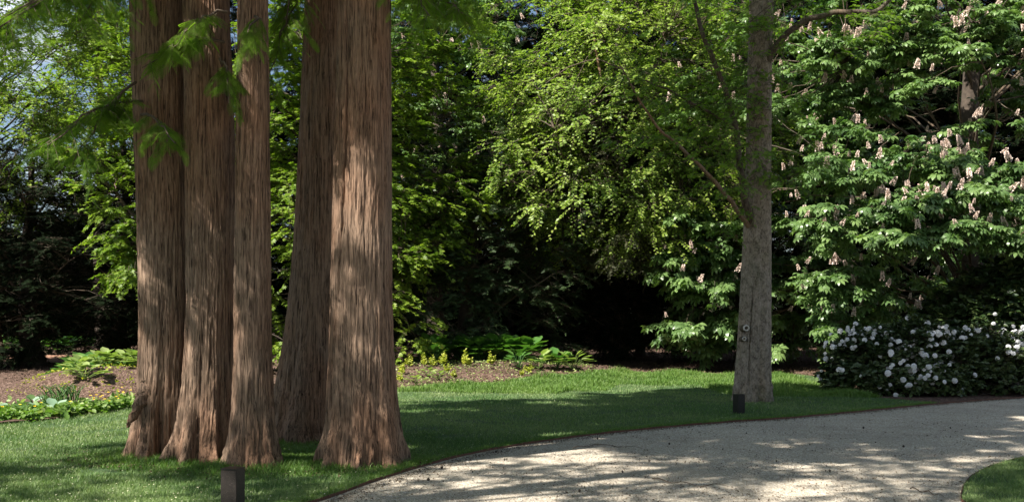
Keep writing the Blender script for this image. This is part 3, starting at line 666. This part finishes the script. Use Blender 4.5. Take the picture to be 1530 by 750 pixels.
# horse chestnut on the right
shelf = []
r = np.random.default_rng(61)
for (x0, x1, y0, y1, Y0, Y1, n) in [(1215, 1530, 225, 262, 24.5, 23.2, 34), (1290, 1560, 280, 305, 23.6, 22.6, 30), (1205, 1400, 300, 350, 24.0, 22.9, 26), (1290, 1570, 330, 362, 23.3, 22.2, 30), (1210, 1330, 400, 440, 24.5, 23.5, 16),
                                    (1320, 1560, 15, 60, 26, 24.5, 26), (1180, 1300, 60, 90, 26, 25, 12), (1190, 1330, 120, 160, 26.5, 25.5, 18), (1330, 1540, 60, 110, 26, 25, 14), (1200, 1400, 455, 490, 25, 24, 12)]:
    t = r.random(n); yy = y0+(y1-y0)*r.random(n); Ys = Y0+(Y1-Y0)*r.random(n)
    shelf += [at(x0+(x1-x0)*a, b+8*math.sin(a*9), c) for a, b, c in zip(t, yy, Ys)]
rt, C, P, N, r = tree('horse_chestnut', 'large horse chestnut in flower filling the right side above the white rhododendron', 'tree', (13.4, 29), 15, .42, ('chest', 'chestnut'), 101,
    (13.0, 29, 7.2), (7.2, 5.4, 7.4), 360, ntw=8, L=.64, nleaf=6, ls=.185, pads=.95, extra=np.array(shelf), flat=.22, droop=.3, group='horse chestnuts in flower', spread=.85, zmin=1.5, inner=.5, upn=.85,
    cut=lambda P: (P[:, 2] > 2.0) | (P[:, 1] > 26))
def flower_sites(C, P, r, n, front_y):
    Q = np.concatenate([C+r.standard_normal(C.shape)*[.4, .4, .05]+[0, 0, .16] for _ in range(3)]); Q = Q[(Q[:, 1] < front_y) & (Q[:, 2] > 1.6)]; Q = Q[r.permutation(len(Q))]; return Q[:n]
add_flowers(rt, flower_sites(C, P, r, 560, 27.5), r, 560, .205, 'flower_spike', SPIKE, (SPV, SPF), M['pink'])
rt, C, P, N, r = tree('horse_chestnut', 'shaded horse chestnut with low drooping boughs reaching the grass behind the grey trunk', 'tree', (7.2, 31), 13, .30, ('chest', 'chestnut'), 102,
    (7.4, 31.2, 6.2), (4.0, 3.3, 6.6), 260, ntw=7, L=.6, nleaf=5, ls=.24, pads=.9, flat=.22, droop=.35, group='horse chestnuts in flower', zmin=1, upn=.85,
    extra=np.array([at(a, b, c) for a, b, c in zip(r.uniform(985, 1090, 44), np.repeat([330, 375, 420, 500], 11)+r.uniform(-16, 16, 44), r.uniform(28, 29.6, 44))]))
add_flowers(rt, flower_sites(C, P, r, 90, 29.5), r, 90, .19, 'flower_spike', SPIKE, (SPV, SPF), M['pink'])
rt, C, P, N, r = tree('horse_chestnut', 'distant horse chestnut in flower just right of the thickest redwood trunk', 'tree', (X(650, 36), 36.5), 15, .35, ('chest', 'chestnut'), 103,
    (X(650, 36), 36, 9.2), (4.0, 3.4, 5.6), 210, ntw=7, L=.6, nleaf=5, ls=.24, pads=.9, flat=.25, group='horse chestnuts in flower', zmin=3, upn=.85)
add_flowers(rt, flower_sites(C, P, r, 90, 35), r, 90, .205, 'flower_spike', SPIKE, (SPV, SPF), M['pink'])
# bright tree in the middle
lime, _, _, _, _ = tree('lime_tree', 'bright yellow-green broadleaf tree filling the top middle of the view', 'tree', (3.6, 33), 15, .13, ('leaf', 'lime'), 104,
     (3.3, 29.6, 8.0), (4.3, 3.2, 5.6), 480, cut=lambda P: P[:, 2] > 3.5, ntw=13, L=.8, nleaf=13, ls=.10, flat=.6, droop=.45, inner=.4, zmin=3.2, spread=.75, upn=.5)
branch(lime, [(900, 130, 27.8), (888, 60, 27.6), (884, 25, 27.8)], .045, .02, 'bare_limb')
branch(lime, [(960, 122, 27.6), (935, 105, 27), (890, 88, 26.8), (850, 100, 26.6), (815, 125, 26.6)], .03, .012)
# yews
tree('yew', 'broad dark green yew left of the bright tree, above the hostas', 'tree', (X(700, 29.5), 30), 6.5, .3, ('need', 'yew'), 105,
     (X(700, 29.5), 29.6, 3.6), (3.6, 2.3, 3.8), 330, ntw=10, L=.7, nleaf=11, ls=.13, flat=.35, droop=.35, inner=.35, zmin=.6, upn=.6, group='yews behind the lawn')
tree('yew', 'olive tinted yew under the bright tree, left of the grey trunk', 'tree', (X(960, 33.5), 33.6), 9, .14, ('need', 'olive'), 106,
     (X(925, 31.5), 30.9, 5.2), (3.0, 2.3, 4.6), 300, ntw=10, L=.75, nleaf=11, ls=.13, flat=.5, droop=.6, inner=.35, zmin=1.6, upn=.5, group='yews behind the lawn', cut=lambda P: P[:, 2] > 3.3)
# leafy tree seen between and right of the redwood trunks
tree('field_maple', 'small-leaved maple seen between the redwood trunks and just right of them', 'tree', (X(520, 28), 29), 13, .22, ('maple', 'maple'), 107,
     (X(515, 28), 28, 6.2), (3.9, 2.6, 6.0), 400, ntw=11, L=.75, nleaf=10, ls=.12, flat=.45, droop=.3, inner=.4, zmin=1.2, upn=.7)
tree('field_maple', 'sunlit small-leaved tree just left of the leftmost redwood trunk', 'tree', (X(195, 26), 27), 12, .18, ('maple', 'maple'), 108,
     (X(188, 26), 26.5, 5.9), (1.35, 1.6, 4.2), 100, ntw=10, L=.6, nleaf=10, ls=.11, flat=.4, inner=.3, zmin=1.5, cut=lambda P: P[:, 2] > 2.4)
tree('oak_tree', 'tall open-crowned tree at far left with sky showing through its leaves', 'tree', (X(-40, 31), 32), 16, .3, ('leaf', 'maple'), 109,
     (X(45, 31), 31, 9.8), (4.8, 3.3, 5.7), 330, ntw=11, L=.8, nleaf=12, ls=.11, flat=.6, inner=.3, zmin=3, lump=.4, limb_r=.03, cut=lambda P: P[:, 2] > 4.6)
tree('oak_tree', 'leafy round-topped tree behind the gap left of the leftmost redwood', 'tree', (X(150, 38), 38), 14, .25, ('leaf', 'maple'), 115,
     (X(150, 37), 37, 9.6), (2.8, 2.6, 3.8), 150, ntw=11, L=.8, nleaf=12, ls=.12, flat=.6, inner=.3, zmin=3, lump=.4, limb_r=.03, cut=lambda P: P[:, 2] > 5.5)
tree('yew', 'small dark yew added to stand for the deep shade under the bright tree', 'tree', (X(915, 32.4), 32.6), 3.6, .1, ('need', 'dark_needle'), 116,
     (X(915, 32.4), 32.4, 1.9), (2.9, 1.0, 2.2), 260, ntw=9, L=.6, nleaf=10, ls=.13, flat=.5, inner=.3, zmin=.3, group='yews behind the lawn')  # added near-black foliage standing in for the darkness below the crown
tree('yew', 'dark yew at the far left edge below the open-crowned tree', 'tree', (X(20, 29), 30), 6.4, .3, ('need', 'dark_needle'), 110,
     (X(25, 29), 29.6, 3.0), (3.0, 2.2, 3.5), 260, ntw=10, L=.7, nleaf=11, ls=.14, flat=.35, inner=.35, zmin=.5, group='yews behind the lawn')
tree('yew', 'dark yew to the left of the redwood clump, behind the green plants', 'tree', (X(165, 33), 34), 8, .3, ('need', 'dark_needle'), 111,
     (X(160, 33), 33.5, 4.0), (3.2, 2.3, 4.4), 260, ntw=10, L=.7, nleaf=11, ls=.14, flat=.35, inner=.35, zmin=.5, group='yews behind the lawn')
# evergreen trees at the back that close the view
RN = ['at far left', 'behind the leftmost trunk', 'behind the redwood clump', 'behind the gap right of the clump', 'behind the centre', 'behind the grey trunk', 'behind the flowering chestnut', 'at far right']
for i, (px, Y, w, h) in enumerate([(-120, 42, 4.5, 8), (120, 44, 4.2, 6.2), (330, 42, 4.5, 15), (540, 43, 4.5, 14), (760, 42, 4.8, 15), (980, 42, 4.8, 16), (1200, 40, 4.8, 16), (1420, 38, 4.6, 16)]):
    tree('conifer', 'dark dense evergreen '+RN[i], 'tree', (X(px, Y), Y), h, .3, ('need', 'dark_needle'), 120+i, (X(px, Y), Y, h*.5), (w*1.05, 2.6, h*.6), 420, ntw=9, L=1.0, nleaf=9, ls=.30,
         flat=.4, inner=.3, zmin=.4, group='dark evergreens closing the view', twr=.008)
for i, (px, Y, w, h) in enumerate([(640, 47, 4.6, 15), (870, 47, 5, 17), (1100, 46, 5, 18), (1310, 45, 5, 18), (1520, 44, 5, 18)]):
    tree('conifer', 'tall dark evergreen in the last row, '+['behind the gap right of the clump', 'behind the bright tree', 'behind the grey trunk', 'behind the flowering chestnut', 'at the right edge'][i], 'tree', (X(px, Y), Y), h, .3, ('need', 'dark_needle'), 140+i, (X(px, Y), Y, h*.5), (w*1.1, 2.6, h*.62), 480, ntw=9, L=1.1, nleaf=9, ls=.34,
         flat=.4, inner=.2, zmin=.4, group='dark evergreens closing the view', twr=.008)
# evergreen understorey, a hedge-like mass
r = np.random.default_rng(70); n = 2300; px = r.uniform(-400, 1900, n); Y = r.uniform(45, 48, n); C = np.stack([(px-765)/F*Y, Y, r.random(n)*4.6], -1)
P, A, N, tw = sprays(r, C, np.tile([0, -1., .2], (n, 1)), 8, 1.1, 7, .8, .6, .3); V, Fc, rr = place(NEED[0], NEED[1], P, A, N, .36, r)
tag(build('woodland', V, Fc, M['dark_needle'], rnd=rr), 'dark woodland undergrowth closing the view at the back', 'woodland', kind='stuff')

# trees out of the picture that shade the drive
def shade(label, base, ctr, rad, nc, seed, h=14, L=.9, ls=.13):
    return tree('shade_tree', label, 'tree', base, h, .3, ('leaf', 'lime'), seed, ctr, rad, nc, ntw=9, L=L, nleaf=10, ls=ls, flat=.4, inner=.15, zmin=4, group='trees beside the camera that shade the drive',
                cut=lambda P: (P[:, 2] > EYE+.3215*P[:, 1]+1.0) & (P[:, 2] > 5))
shade('tall tree left of the camera shading the drive', (-7.5, 3.5), (-4.2, 5.0, 10.0), (5.2, 4.8, 3.0), 140, 201)
shade('tall tree behind the camera shading the drive', (2.5, -4), (1.8, 1.5, 10.5), (5.0, 5.2, 2.6), 150, 202)
shade('tall sparse tree at far left shading the near lawn in bands', (-13.5, 3.5), (-10.6, 4.9, 9.0), (3.6, 3.2, 2.0), 42, 204)
shade('broad tree over the drive right of the camera', (9.5, 6.0), (5.5, 9.0, 12.5), (5.5, 5.2, 2.4), 120, 203)

# ---------------------------------------------------------------- rhododendrons
def shrub(name, label, lobes, mat, seed, nc, L, ls, ntw=8, nleaf=9):
    r = np.random.default_rng(seed); Cs = []; Os = []
    for (c, rad) in lobes:
        k = int(nc*rad[0]*rad[2]/sum(q[1][0]*q[1][2] for q in lobes)); d = nrm(r.standard_normal((k, 3))); d[:, 2] = np.abs(d[:, 2])*1.0-.25*r.random(k); d = nrm(d)
        p = np.array(c)+d*np.array(rad)*(.72+.3*r.random((k, 1))); Cs.append(p); Os.append(d)
    C = np.concatenate(Cs); O = np.concatenate(Os); k_ = C[:, 2] > .12; C = C[k_]; O = O[k_]
    keep = np.ones(len(C), bool)
    for (c, rad) in lobes: keep &= (((C-np.array(c))/np.array(rad))**2).sum(1) > .42
    C = C[keep]; O = O[keep]
    b = lobes[0][0]; root = empty(name, (b[0], b[1], float(gz(b[0], b[1]))), label, 'shrub')
    P, A, N, tw = sprays(r, C, O, ntw, L, nleaf, .55, .8, .1, t0=.5, upn=.5)
    V, Fc, rr = place(LEAF[0]*[.8, 1, 1], LEAF[1], P, A, N, ls*(.7+.5*r.random(len(P))), r); build('foliage', V, Fc, M[mat], root, rnd=rr)
    base = np.array([b[0], b[1]]); lv, lq, _ = limbs(r, C[::4], base, .02, .3, .02, .9, .1); tv, tq, _ = tubes(tw, np.tile([.006, .005, .003], (len(tw), 1)), 3)
    build('stems', np.concatenate([lv, tv]), np.concatenate([lq, tq+len(lv)]), M['dark_bark'], root, smooth=True)
    return root, C, O, r
rt, C, O, r = shrub('rhododendron', 'low spreading rhododendron covered in white flowers beside the drive', [((7.85, 21.6, .25), (1.05, 1.0, 1.12)), ((8.7, 21.5, .3), (1.25, 1.15, 1.22)), ((10.1, 21.7, .3), (1.3, 1.15, 1.12)), ((11.6, 21.9, .3), (1.4, 1.2, 1.0)), ((13.2, 22.2, .3), (1.4, 1.2, .95))], 'rhodo', 301, 1300, .24, .11)
# flower trusses
rg2 = np.random.default_rng(9); n = 34; d = nrm(rg2.standard_normal((n, 3))); d[:, 2] = np.abs(d[:, 2])*.9-.15; d = nrm(d); parts = []
for q in range(5):
    a = q/5*6.283; parts.append(place(LEAF2[0]*[1.5, 1, 1], LEAF2[1], d*.33, nrm(np.cross(d, rg2.standard_normal((n, 3))))*0+d*.35+nrm(np.cross(d, [math.cos(a), math.sin(a), .3])), d, .33, rg2))
TV, TF, TRr = cat(parts); TRUSS = mesh_of('flower_truss', TV, TF, M['white'])
vis = C[:, 1] < 22.4; Cv = np.repeat(C[vis], 4, 0)+r.standard_normal((4*vis.sum(), 3))*[.09, .05, .07]; Ov = np.repeat(O[vis], 4, 0)
pyv = HZ-(Cv[:, 2]-EYE)*F/Cv[:, 1]; pxv = 765+Cv[:, 0]*F/Cv[:, 1]
wgt = .10+1.6*np.exp(-((pxv-1375)/45)**2-((pyv-545)/35)**2)+1.1*np.exp(-((pyv-500)/14)**2)*(.5+.5*np.sin(pxv*.045+1))+.9*np.exp(-((pxv-1515)/30)**2-((pyv-520)/22)**2)+.7*np.exp(-((pxv-1285)/45)**2-((pyv-510)/16)**2)+.55*np.exp(-((pxv-1240)/28)**2-((pyv-525)/30)**2)
wgt = wgt**1.6; key = np.log(r.random(len(Cv))+1e-12)/wgt; sel = np.argsort(-key)[:620]
add_flowers(rt, Cv[sel]+Ov[sel]*.12+r.standard_normal((620, 3))*.03, r, 620, .098, 'flower_truss', TRUSS, (TV, TF), M['white'], axes=Ov[sel]+[0, -.3, .4])
shrub('rhododendron', 'tall dark evergreen rhododendron without flowers behind the white one', [((11.6, 23.7, .7), (1.5, 1.0, 2.15)), ((13.2, 23.9, .7), (1.7, 1.1, 2.6)), ((10.5, 23.9, .5), (.9, .8, 1.6))], 'rhodo', 302, 1200, .34, .17)

# ---------------------------------------------------------------- bed plants
def plant(name, label, c, mat, seed, n=14, s=.3, h=.25, spread=.3, kind='leaf', group=None, cat_='plant', tilt=.25):
    r = np.random.default_rng(seed); a = r.random(n)*6.283; e = r.random(n)
    z0 = float(gz(c[0], c[1])) if len(c) == 2 else c[2]
    B = np.tile([c[0], c[1], z0], (n, 1)).astype(float); D = np.stack([np.cos(a)*spread*(.3+e), np.sin(a)*spread*(.3+e), h*(1.2-e*.7)], -1)
    P = B+D; parts = []
    if kind == 'leaf': T = LEAF; A = D*[1, 1, tilt]; Nn = np.array([0, 0, 1.])+D*.8; parts.append(place(T[0]*[1.35, 1, 1], T[1], P, A, Nn, s*(.7+.6*r.random(n)), r))
    elif kind == 'fern': parts.append(place(FROND[0], FROND[1], B+r.standard_normal((n, 3))*[.05, .05, 0], D*[.7, .7, 1.6], r.standard_normal((n, 3))+[0, -1, .4], s*(.7+.6*r.random(n)), r))
    elif kind == 'sprig':
        k = 9; tt = np.linspace(.15, 1, k)[None, :, None]; PP = B[:, None]+(P-B)[:, None]*tt; sg = np.where(np.arange(k) % 2 == 0, 1, -1)[None, :, None]
        AA = np.stack([np.ones((n, k)), r.standard_normal((n, k))*.5, .35+.3*r.random((n, k))], -1)*sg*[1, 1, 1]; AA[..., 2] = np.abs(AA[..., 2]); AA = AA+r.standard_normal(AA.shape)*.3
        parts.append(place(LEAF[0], LEAF[1], PP.reshape(-1, 3), AA.reshape(-1, 3), r.standard_normal((n*k, 3))*.5+[0, -.6, .8], (s*.34*(1.25-tt*.8)*np.ones((n, k, 1))).ravel(), r))
    root = empty(name, (c[0], c[1], z0), label, cat_, group)
    V, Fc, rr = cat(parts); build('foliage', V, Fc, M[mat], root, rnd=rr)
    t = np.linspace(0, 1, 3)[None, :, None]; st_ = B[:, None]*(1-t)+P[:, None]*t; v, q, _ = tubes(st_, np.full((n, 3), .006), 3); build('stems', v, q, M[mat], root)
    return root
# hostas behind the middle lawn: back row deep green, front bright
hl = np.random.default_rng(80)
HG = 'large-leaved hostas in the bed behind the lawn'
for i, px in enumerate(np.linspace(640, 800, 11)):
    c = (X(px, 28)+hl.normal()*.1, 28+hl.normal()*.35)
    plant('hosta', 'deep green hosta in the back row of the bed behind the lawn', c, 'hosta', 400+i, 34, .38, .42, .36, group=HG)
LBL = ['bright hosta leaf clump in front of the back row', 'light green clump in the middle of the bed front', 'bright leaf clump left of the last one in the bed', 'bright leaf clump at the right end of the bed']
for i, (px, py) in enumerate([(775, 560), (805, 558), (832, 566), (856, 566)]):
    g = gp(px, py); plant('hosta', LBL[i], (X(px, 25.6), 25.6), 'pale' if i % 2 else 'hosta', 420+i, 24, .26, .30, .24, group=HG)
plant('hosta', 'single tall round leaf standing at the left end of the bed', (X(648, 26.5), 26.5), 'hosta', 430, 7, .3, .5, .1, group=HG)
FG = 'small golden ferny plants on the mulch bed'
for i, (px, Y, s) in enumerate([(600, 25, .3), (612, 26, .3), (634, 26, .34), (647, 25.8, .3), (663, 26.2, .38), (697, 26, .42), (733, 26, .36), (680, 24.3, .25), (668, 25, .24), (779, 24.4, .2), (790, 25, .25), (598, 23.8, .25)]):
    plant('golden_fern', 'small golden ferny plant in the mulch bed behind the lawn', (X(px, Y), Y), 'gold', 440+i, 5, s*.9, s*.85, .11, 'sprig', FG)
for i, (px, Y) in enumerate([(622, 23.4), (640, 24.6), (655, 24.2)]):
    plant('seedling', 'pale seedling clump on the mulch nearest the lawn', (X(px, Y), Y), 'pale', 460+i, 14, .14, .14, .16, group='pale seedlings on the mulch')
# sprinkle of seedlings
r = np.random.default_rng(81); n = 2600; P = np.stack([r.uniform(-3.6, 2.2, n), r.uniform(22.5, 28, n)], -1); P = P[~inside(P, lawn_poly)]
Z = gz(P[:, 0], P[:, 1]); n = len(P)
V, Fc, rr = place(LEAF2[0], LEAF2[1], np.c_[P, Z+.02], r.standard_normal((n, 3))*[1, 1, .3], r.standard_normal((n, 3))*.5+[0, 0, 1], .05*(.5+r.random(n)), r)
tag(build('ground_cover', V, Fc, M['pale'], rnd=rr), 'tiny pale seedlings and petals over the middle mulch bed', 'ground cover', kind='stuff')
# left bed
LG = 'variegated pale-leaved plants along the left bank'
for i, (px, Y, py) in enumerate([(122, 19.6, 590), (150, 20.8, 573), (162, 20.9, 568), (184, 21.0, 560), (203, 20.8, 555), (212, 20.6, 552), (128, 19.2, 583)]):
    plant('variegated_plant', 'pale cream-green clump on the bank left of the redwoods', (X(px, Y), Y), 'pale', 500+i, 26, .20, .2, .2, group=LG)
DG = 'dark green leafy plants behind the left bank'
for i in range(16):
    px = 100+hl.random()*120; Y = 23+hl.random()*3.2
    plant('leafy_plant', 'dark green broad-leaved plant in the shade behind the left bank', (X(px, Y), Y), 'hosta', 520+i, 34, .30, .5, .42, group=DG)
for i in range(14):
    px = -10+hl.random()*150; Y = 33+hl.random()*3
    plant('leafy_plant', 'shaded low green plant at the far left under the yew', (X(px, Y), Y), 'hosta', 560+i, 22, .26, .32, .36, group='low green plants under the left yew')
for i, (px, py) in enumerate([(46, 598), (35, 606), (64, 603), (82, 607), (4, 606)]):
    g = gp(px, py+16); plant('silver_plant', 'large silvery leaf clump at the front of the left bed', (g[0], g[1]), 'silver', 600+i, 6, .19, .16, .12, group='silvery big-leaved plants')
r = np.random.default_rng(82); n = 3800; px = r.uniform(-60, 222, n); Yb = np.interp(px, [-60, 0, 85, 150, 222], [14.5, 14.95, 15.5, 16.6, 17.8])+.16*np.sin(px*.11)+.12*np.sin(px*.31)+.1*r.standard_normal(n)
dp = r.random(n)**1.2*np.interp(px, [-60, 90, 130, 222], [1.9, 1.7, .9, .6]); Y = Yb+dp; P = np.stack([(px-765)/F*Y, Y], -1); n = len(P)
V, Fc, rr = place(LEAF[0], LEAF[1], np.c_[P, gz(P[:, 0], P[:, 1])+.02+.13*r.random(n)*np.clip(1.5-dp*.5, .3, 1)], r.standard_normal((n, 3))*[1, 1, .5], r.standard_normal((n, 3))*.5+[0, 0, 1], .10*(.5+r.random(n)), r)
V2, F2, r2 = place(LEAF[0], LEAF[1], np.c_[P, gz(P[:, 0], P[:, 1])+.05+.22*(.5+.5*np.sin(P[:, 0]*4.3+np.sin(P[:, 1]*5)))*r.random(n)][::10], r.standard_normal((n, 3))[::10]*[1, 1, .8], r.standard_normal((n, 3))[::10]*.6+[0, -.3, 1], .09*(.4+r.random((n+9)//10)), r)
tag(build('ground_cover', V2, F2, M['pale'], rnd=r2), 'pale yellow-green leaves rising from the left ground cover', 'ground cover', kind='stuff')
q = r.random((900, 2)); Pb = np.stack([-9.6+2.6*q[:, 0], 18.6+2.6*q[:, 1]], -1)
V2, F2, r2 = place(LEAF2[0], LEAF2[1], np.c_[Pb, gz(Pb[:, 0], Pb[:, 1])+.02], r.standard_normal((900, 3))*[1, 1, .4], r.standard_normal((900, 3))*.5+[0, 0, 1], .02+.07*r.random(900)**3, r)
tag(build('seedlings', V2, F2, M['gold'], rnd=r2), 'sparse golden seedlings over the mulch of the left bank', 'ground cover', kind='stuff')
tag(build('ground_cover', V, Fc, M['meadow'], rnd=rr), 'low leafy ground cover in front of the left bank', 'ground cover', kind='stuff')
n = 62; px = np.concatenate([r.normal(165, 22, 46).clip(120, 210), r.uniform(0, 110, 16)]); Y = np.interp(px, [0, 85, 150, 222], [15.4, 16.0, 16.9, 18.1])+r.random(n)**1.5*1.3; P = np.stack([(px-765)/F*Y, Y], -1)
V, Fc, rr = cat([place(LEAF2[0]*[1.5, 1, 1], LEAF2[1], np.c_[P, gz(P[:, 0], P[:, 1])+.13+.09*np.sin(np.arange(n)*2.4)], np.tile([math.cos(a), math.sin(a), .2], (n, 1)), np.tile([0, -.5, 1.], (n, 1)), .024, r) for a in (0, 1.26, 2.5, 3.8, 5)])
tag(build('yellow_flowers', V, Fc, M['yellow'], rnd=rr), 'small yellow flowers scattered in the left ground cover', 'flowers', kind='stuff')
# strappy iris
r = np.random.default_rng(83)
for i, (px, py, hh) in enumerate([(85, 600, .55), (103, 598, .6), (72, 604, .4)]):
    Y = 17.4-.3*i; c = (X(px, Y), Y); n = 26; P = np.array(c)+r.standard_normal((n, 2))*.10
    o = empty('iris', (c[0], c[1], float(gz(*c))), ['strappy blue-green iris clump in the left bed', 'tallest strappy iris clump nearest the left bank', 'shortest strappy iris clump at the left'][i], 'plant', 'iris clumps')
    a = r.random(n)*6.283; t = np.linspace(0, 1, 5)[None, :, None]; ln = np.stack([np.cos(a), np.sin(a), a*0], -1)[:, None]*hh*.45
    pth = np.c_[P, np.full(n, float(gz(*c)))][:, None]+ln*t**2+np.array([0, 0, 1.])*hh*(t-.25*t**3); w = np.array([.010, .010, .009, .006, .001])[None]*np.ones((n, 1))
    v, q, rr = tubes(pth, w, 3); build('foliage', v, q, M['hosta'], o, rnd=rr)
# sandy path strip, kerb and stake at far left
P0 = np.linspace(-40, 95, 40); Yq = 30-.5*np.sin(P0*.03); V = []
A = np.stack([(P0-765)/F*24.6, np.full(40, 30.0)], -1); B = np.stack([(P0-765)/F*32.5, np.full(40, 32.5)], -1)
V, Q = strip(A, B, 8, lambda x, y: gz(x, y)+.02); tag(build('bark_path', V, Q, M['barkpath'], smooth=True), kind='structure')
v, q, _ = tubes(np.array([[(X(3, 30), 30, 0), (X(3, 30), 30, .4), (X(2, 30), 30, .80), (X(2, 30), 30, .805)]]), np.array([[.025, .025, .023, .001]]), 8)
tag(build('stake', v, q, M['wood_stake'], off=(X(3, 30), 30, 0)), 'thin pale wooden stake beside the bark path at far left', 'stake')
kerbl = resamp([tuple(gp(-60, 642)), tuple(gp(0, 636)), tuple(gp(85, 627))], 40)
V, Q = strip(kerbl, kerbl+[0, .42], 6, lambda x, y: gz(x, y)*0+.045+.01*np.sin(x*9)); tag(build('soil_strip', V, Q, M['mulch'], smooth=True), kind='structure')

# ---------------------------------------------------------------- bollard lights
def box(bm, x0, x1, y0, y1, z0, z1, bev=0):
    g = bmesh.ops.create_cube(bm, size=1); bmesh.ops.scale(bm, vec=(x1-x0, y1-y0, z1-z0), verts=g['verts']); bmesh.ops.translate(bm, vec=((x0+x1)/2, (y0+y1)/2, (z0+z1)/2), verts=g['verts'])
    if bev: bmesh.ops.bevel(bm, geom=list({e for v in g['verts'] for e in v.link_edges}), offset=bev, segments=2, affect='EDGES')
def bobj(name, bm, mat, parent):
    me = bpy.data.meshes.new(name); bm.to_mesh(me); bm.free(); me.materials.append(mat); o = bpy.data.objects.new(name, me); COL.objects.link(o); o.parent = parent; return o
k = NT('weathered_steel'); v = k.obj(); n_ = k.noise(180, 3, .7, v)
c = k.ramp(k.noise(40, 6, .7, v), [(.3, (.016, .012, .011)), (.7, (.036, .027, .024))])
c = k.mix(k.ramp(n_, [(.66, (0, 0, 0)), (.70, (1, 1, 1))]), c, (.35, .30, .27))
k.l(c, k.b.inputs['Base Color']); k.b.inputs['Roughness'].default_value = .5; k.b.inputs['Metallic'].default_value = .3; k.bump(n_, .3, .002); M['bollard'] = k.m
M['black'] = plain('black_metal', (.012, .012, .013), .35, .3)
M['lens'] = plain('lamp_lens', (.25, .25, .24), .3)
def bollard(loc, rz, label, pm='bollard'):
    o = empty('bollard_light', loc, label, 'bollard light', 'square bollard lights beside the drive', rz)
    w = .071
    bm = bmesh.new(); box(bm, -w, w, -w, w, -.1, .325, .003); bobj('post', bm, M[pm], o)
    bm = bmesh.new(); box(bm, -w-.002, w+.002, -w-.002, w+.002, .327, .338, .002); bobj('cap', bm, M['black'], o)
    bm = bmesh.new(); box(bm, -w*.8, w*.8, w-.001, w+.002, .20, .30, .0008); bobj('lamp_lens', bm, M['lens'], o)
    return o
bollard((X(348, 8.19), 8.19, 0), math.radians(-14), 'nearest dark steel bollard in the grass in front of the slim redwood trunk')
bollard((X(1104, 16.35), 16.35, 0), math.radians(24), 'further black bollard on the lawn in front of the grey tree', 'black')

# ---------------------------------------------------------------- fallen twigs and cones
def twig(pix, label, r0=.008, forks=()):
    P = np.array([[*gp(a, b), .012] for a, b in pix]); n = 24; d = np.concatenate([[0], np.cumsum(np.linalg.norm(np.diff(P, axis=0), axis=1))]); t = np.linspace(0, d[-1], n)
    Q = np.stack([np.interp(t, d, P[:, i]) for i in range(3)], -1); Q[:, 2] += .012+.012*np.sin(np.arange(n)*.7)
    vs, qs, _ = tubes(Q[None], np.linspace(r0, r0*.3, n)[None], 6); rr = np.random.default_rng(len(label))
    for i in forks:
        e = Q[i]+np.array([rr.uniform(.1, .3), rr.uniform(-.25, .25), .02]); pp = np.linspace(Q[i], e, 6)+rr.standard_normal((6, 3))*.006
        v, q, _ = tubes(pp[None], np.linspace(r0*.6, r0*.2, 6)[None], 5); qs = np.concatenate([qs, q+len(vs)]); vs = np.concatenate([vs, v])
    return tag(build('fallen_twig', vs, qs, M['twig'], off=P[0], smooth=True), label, 'twig', 'fallen twigs on the gravel')
twig([(856, 672), (885, 667), (915, 668), (960, 672)], 'curved forked twig lying on the gravel near the lawn edging', .006, (4, 9, 14))
twig([(975, 718), (1010, 724), (1045, 728), (1085, 728)], 'longer straight twig lying on the sunny gravel near the bottom', .006, (16,))
twig([(1360, 733), (1385, 738), (1410, 745)], 'short dark twig beside the grass corner at lower right', .007, (8,))
r = np.random.default_rng(90); cv = ico*np.array([.8, .8, 1]); cone_me = mesh_of('cone', *place(cv, icf, np.zeros((1, 3)), np.array([[1., 0, .2]]), np.array([[0, .2, 1.]]), .016)[:2], M['dark_bark'])
for i, (px, py) in enumerate([(741, 676), (754, 688), (757, 687), (660, 700), (706, 706), (893, 656), (1000, 664), (1115, 648), (1210, 665), (795, 703), (970, 690), (1290, 640), (1350, 668), (866, 735), (1160, 690), (640, 718), (1240, 705), (1080, 672), (930, 706), (1420, 640)]):
    o = bpy.data.objects.new('fallen_cone', cone_me); COL.objects.link(o); g = gp(px, py); o.location = (g[0], g[1], .012); o.rotation_euler = (0, 0, r.random()*6); s = .8+r.random()*.8; o.scale = (s, s, s)
    tag(o, 'small round dark cone fallen on the gravel drive', 'cone', 'fallen cones on the gravel')
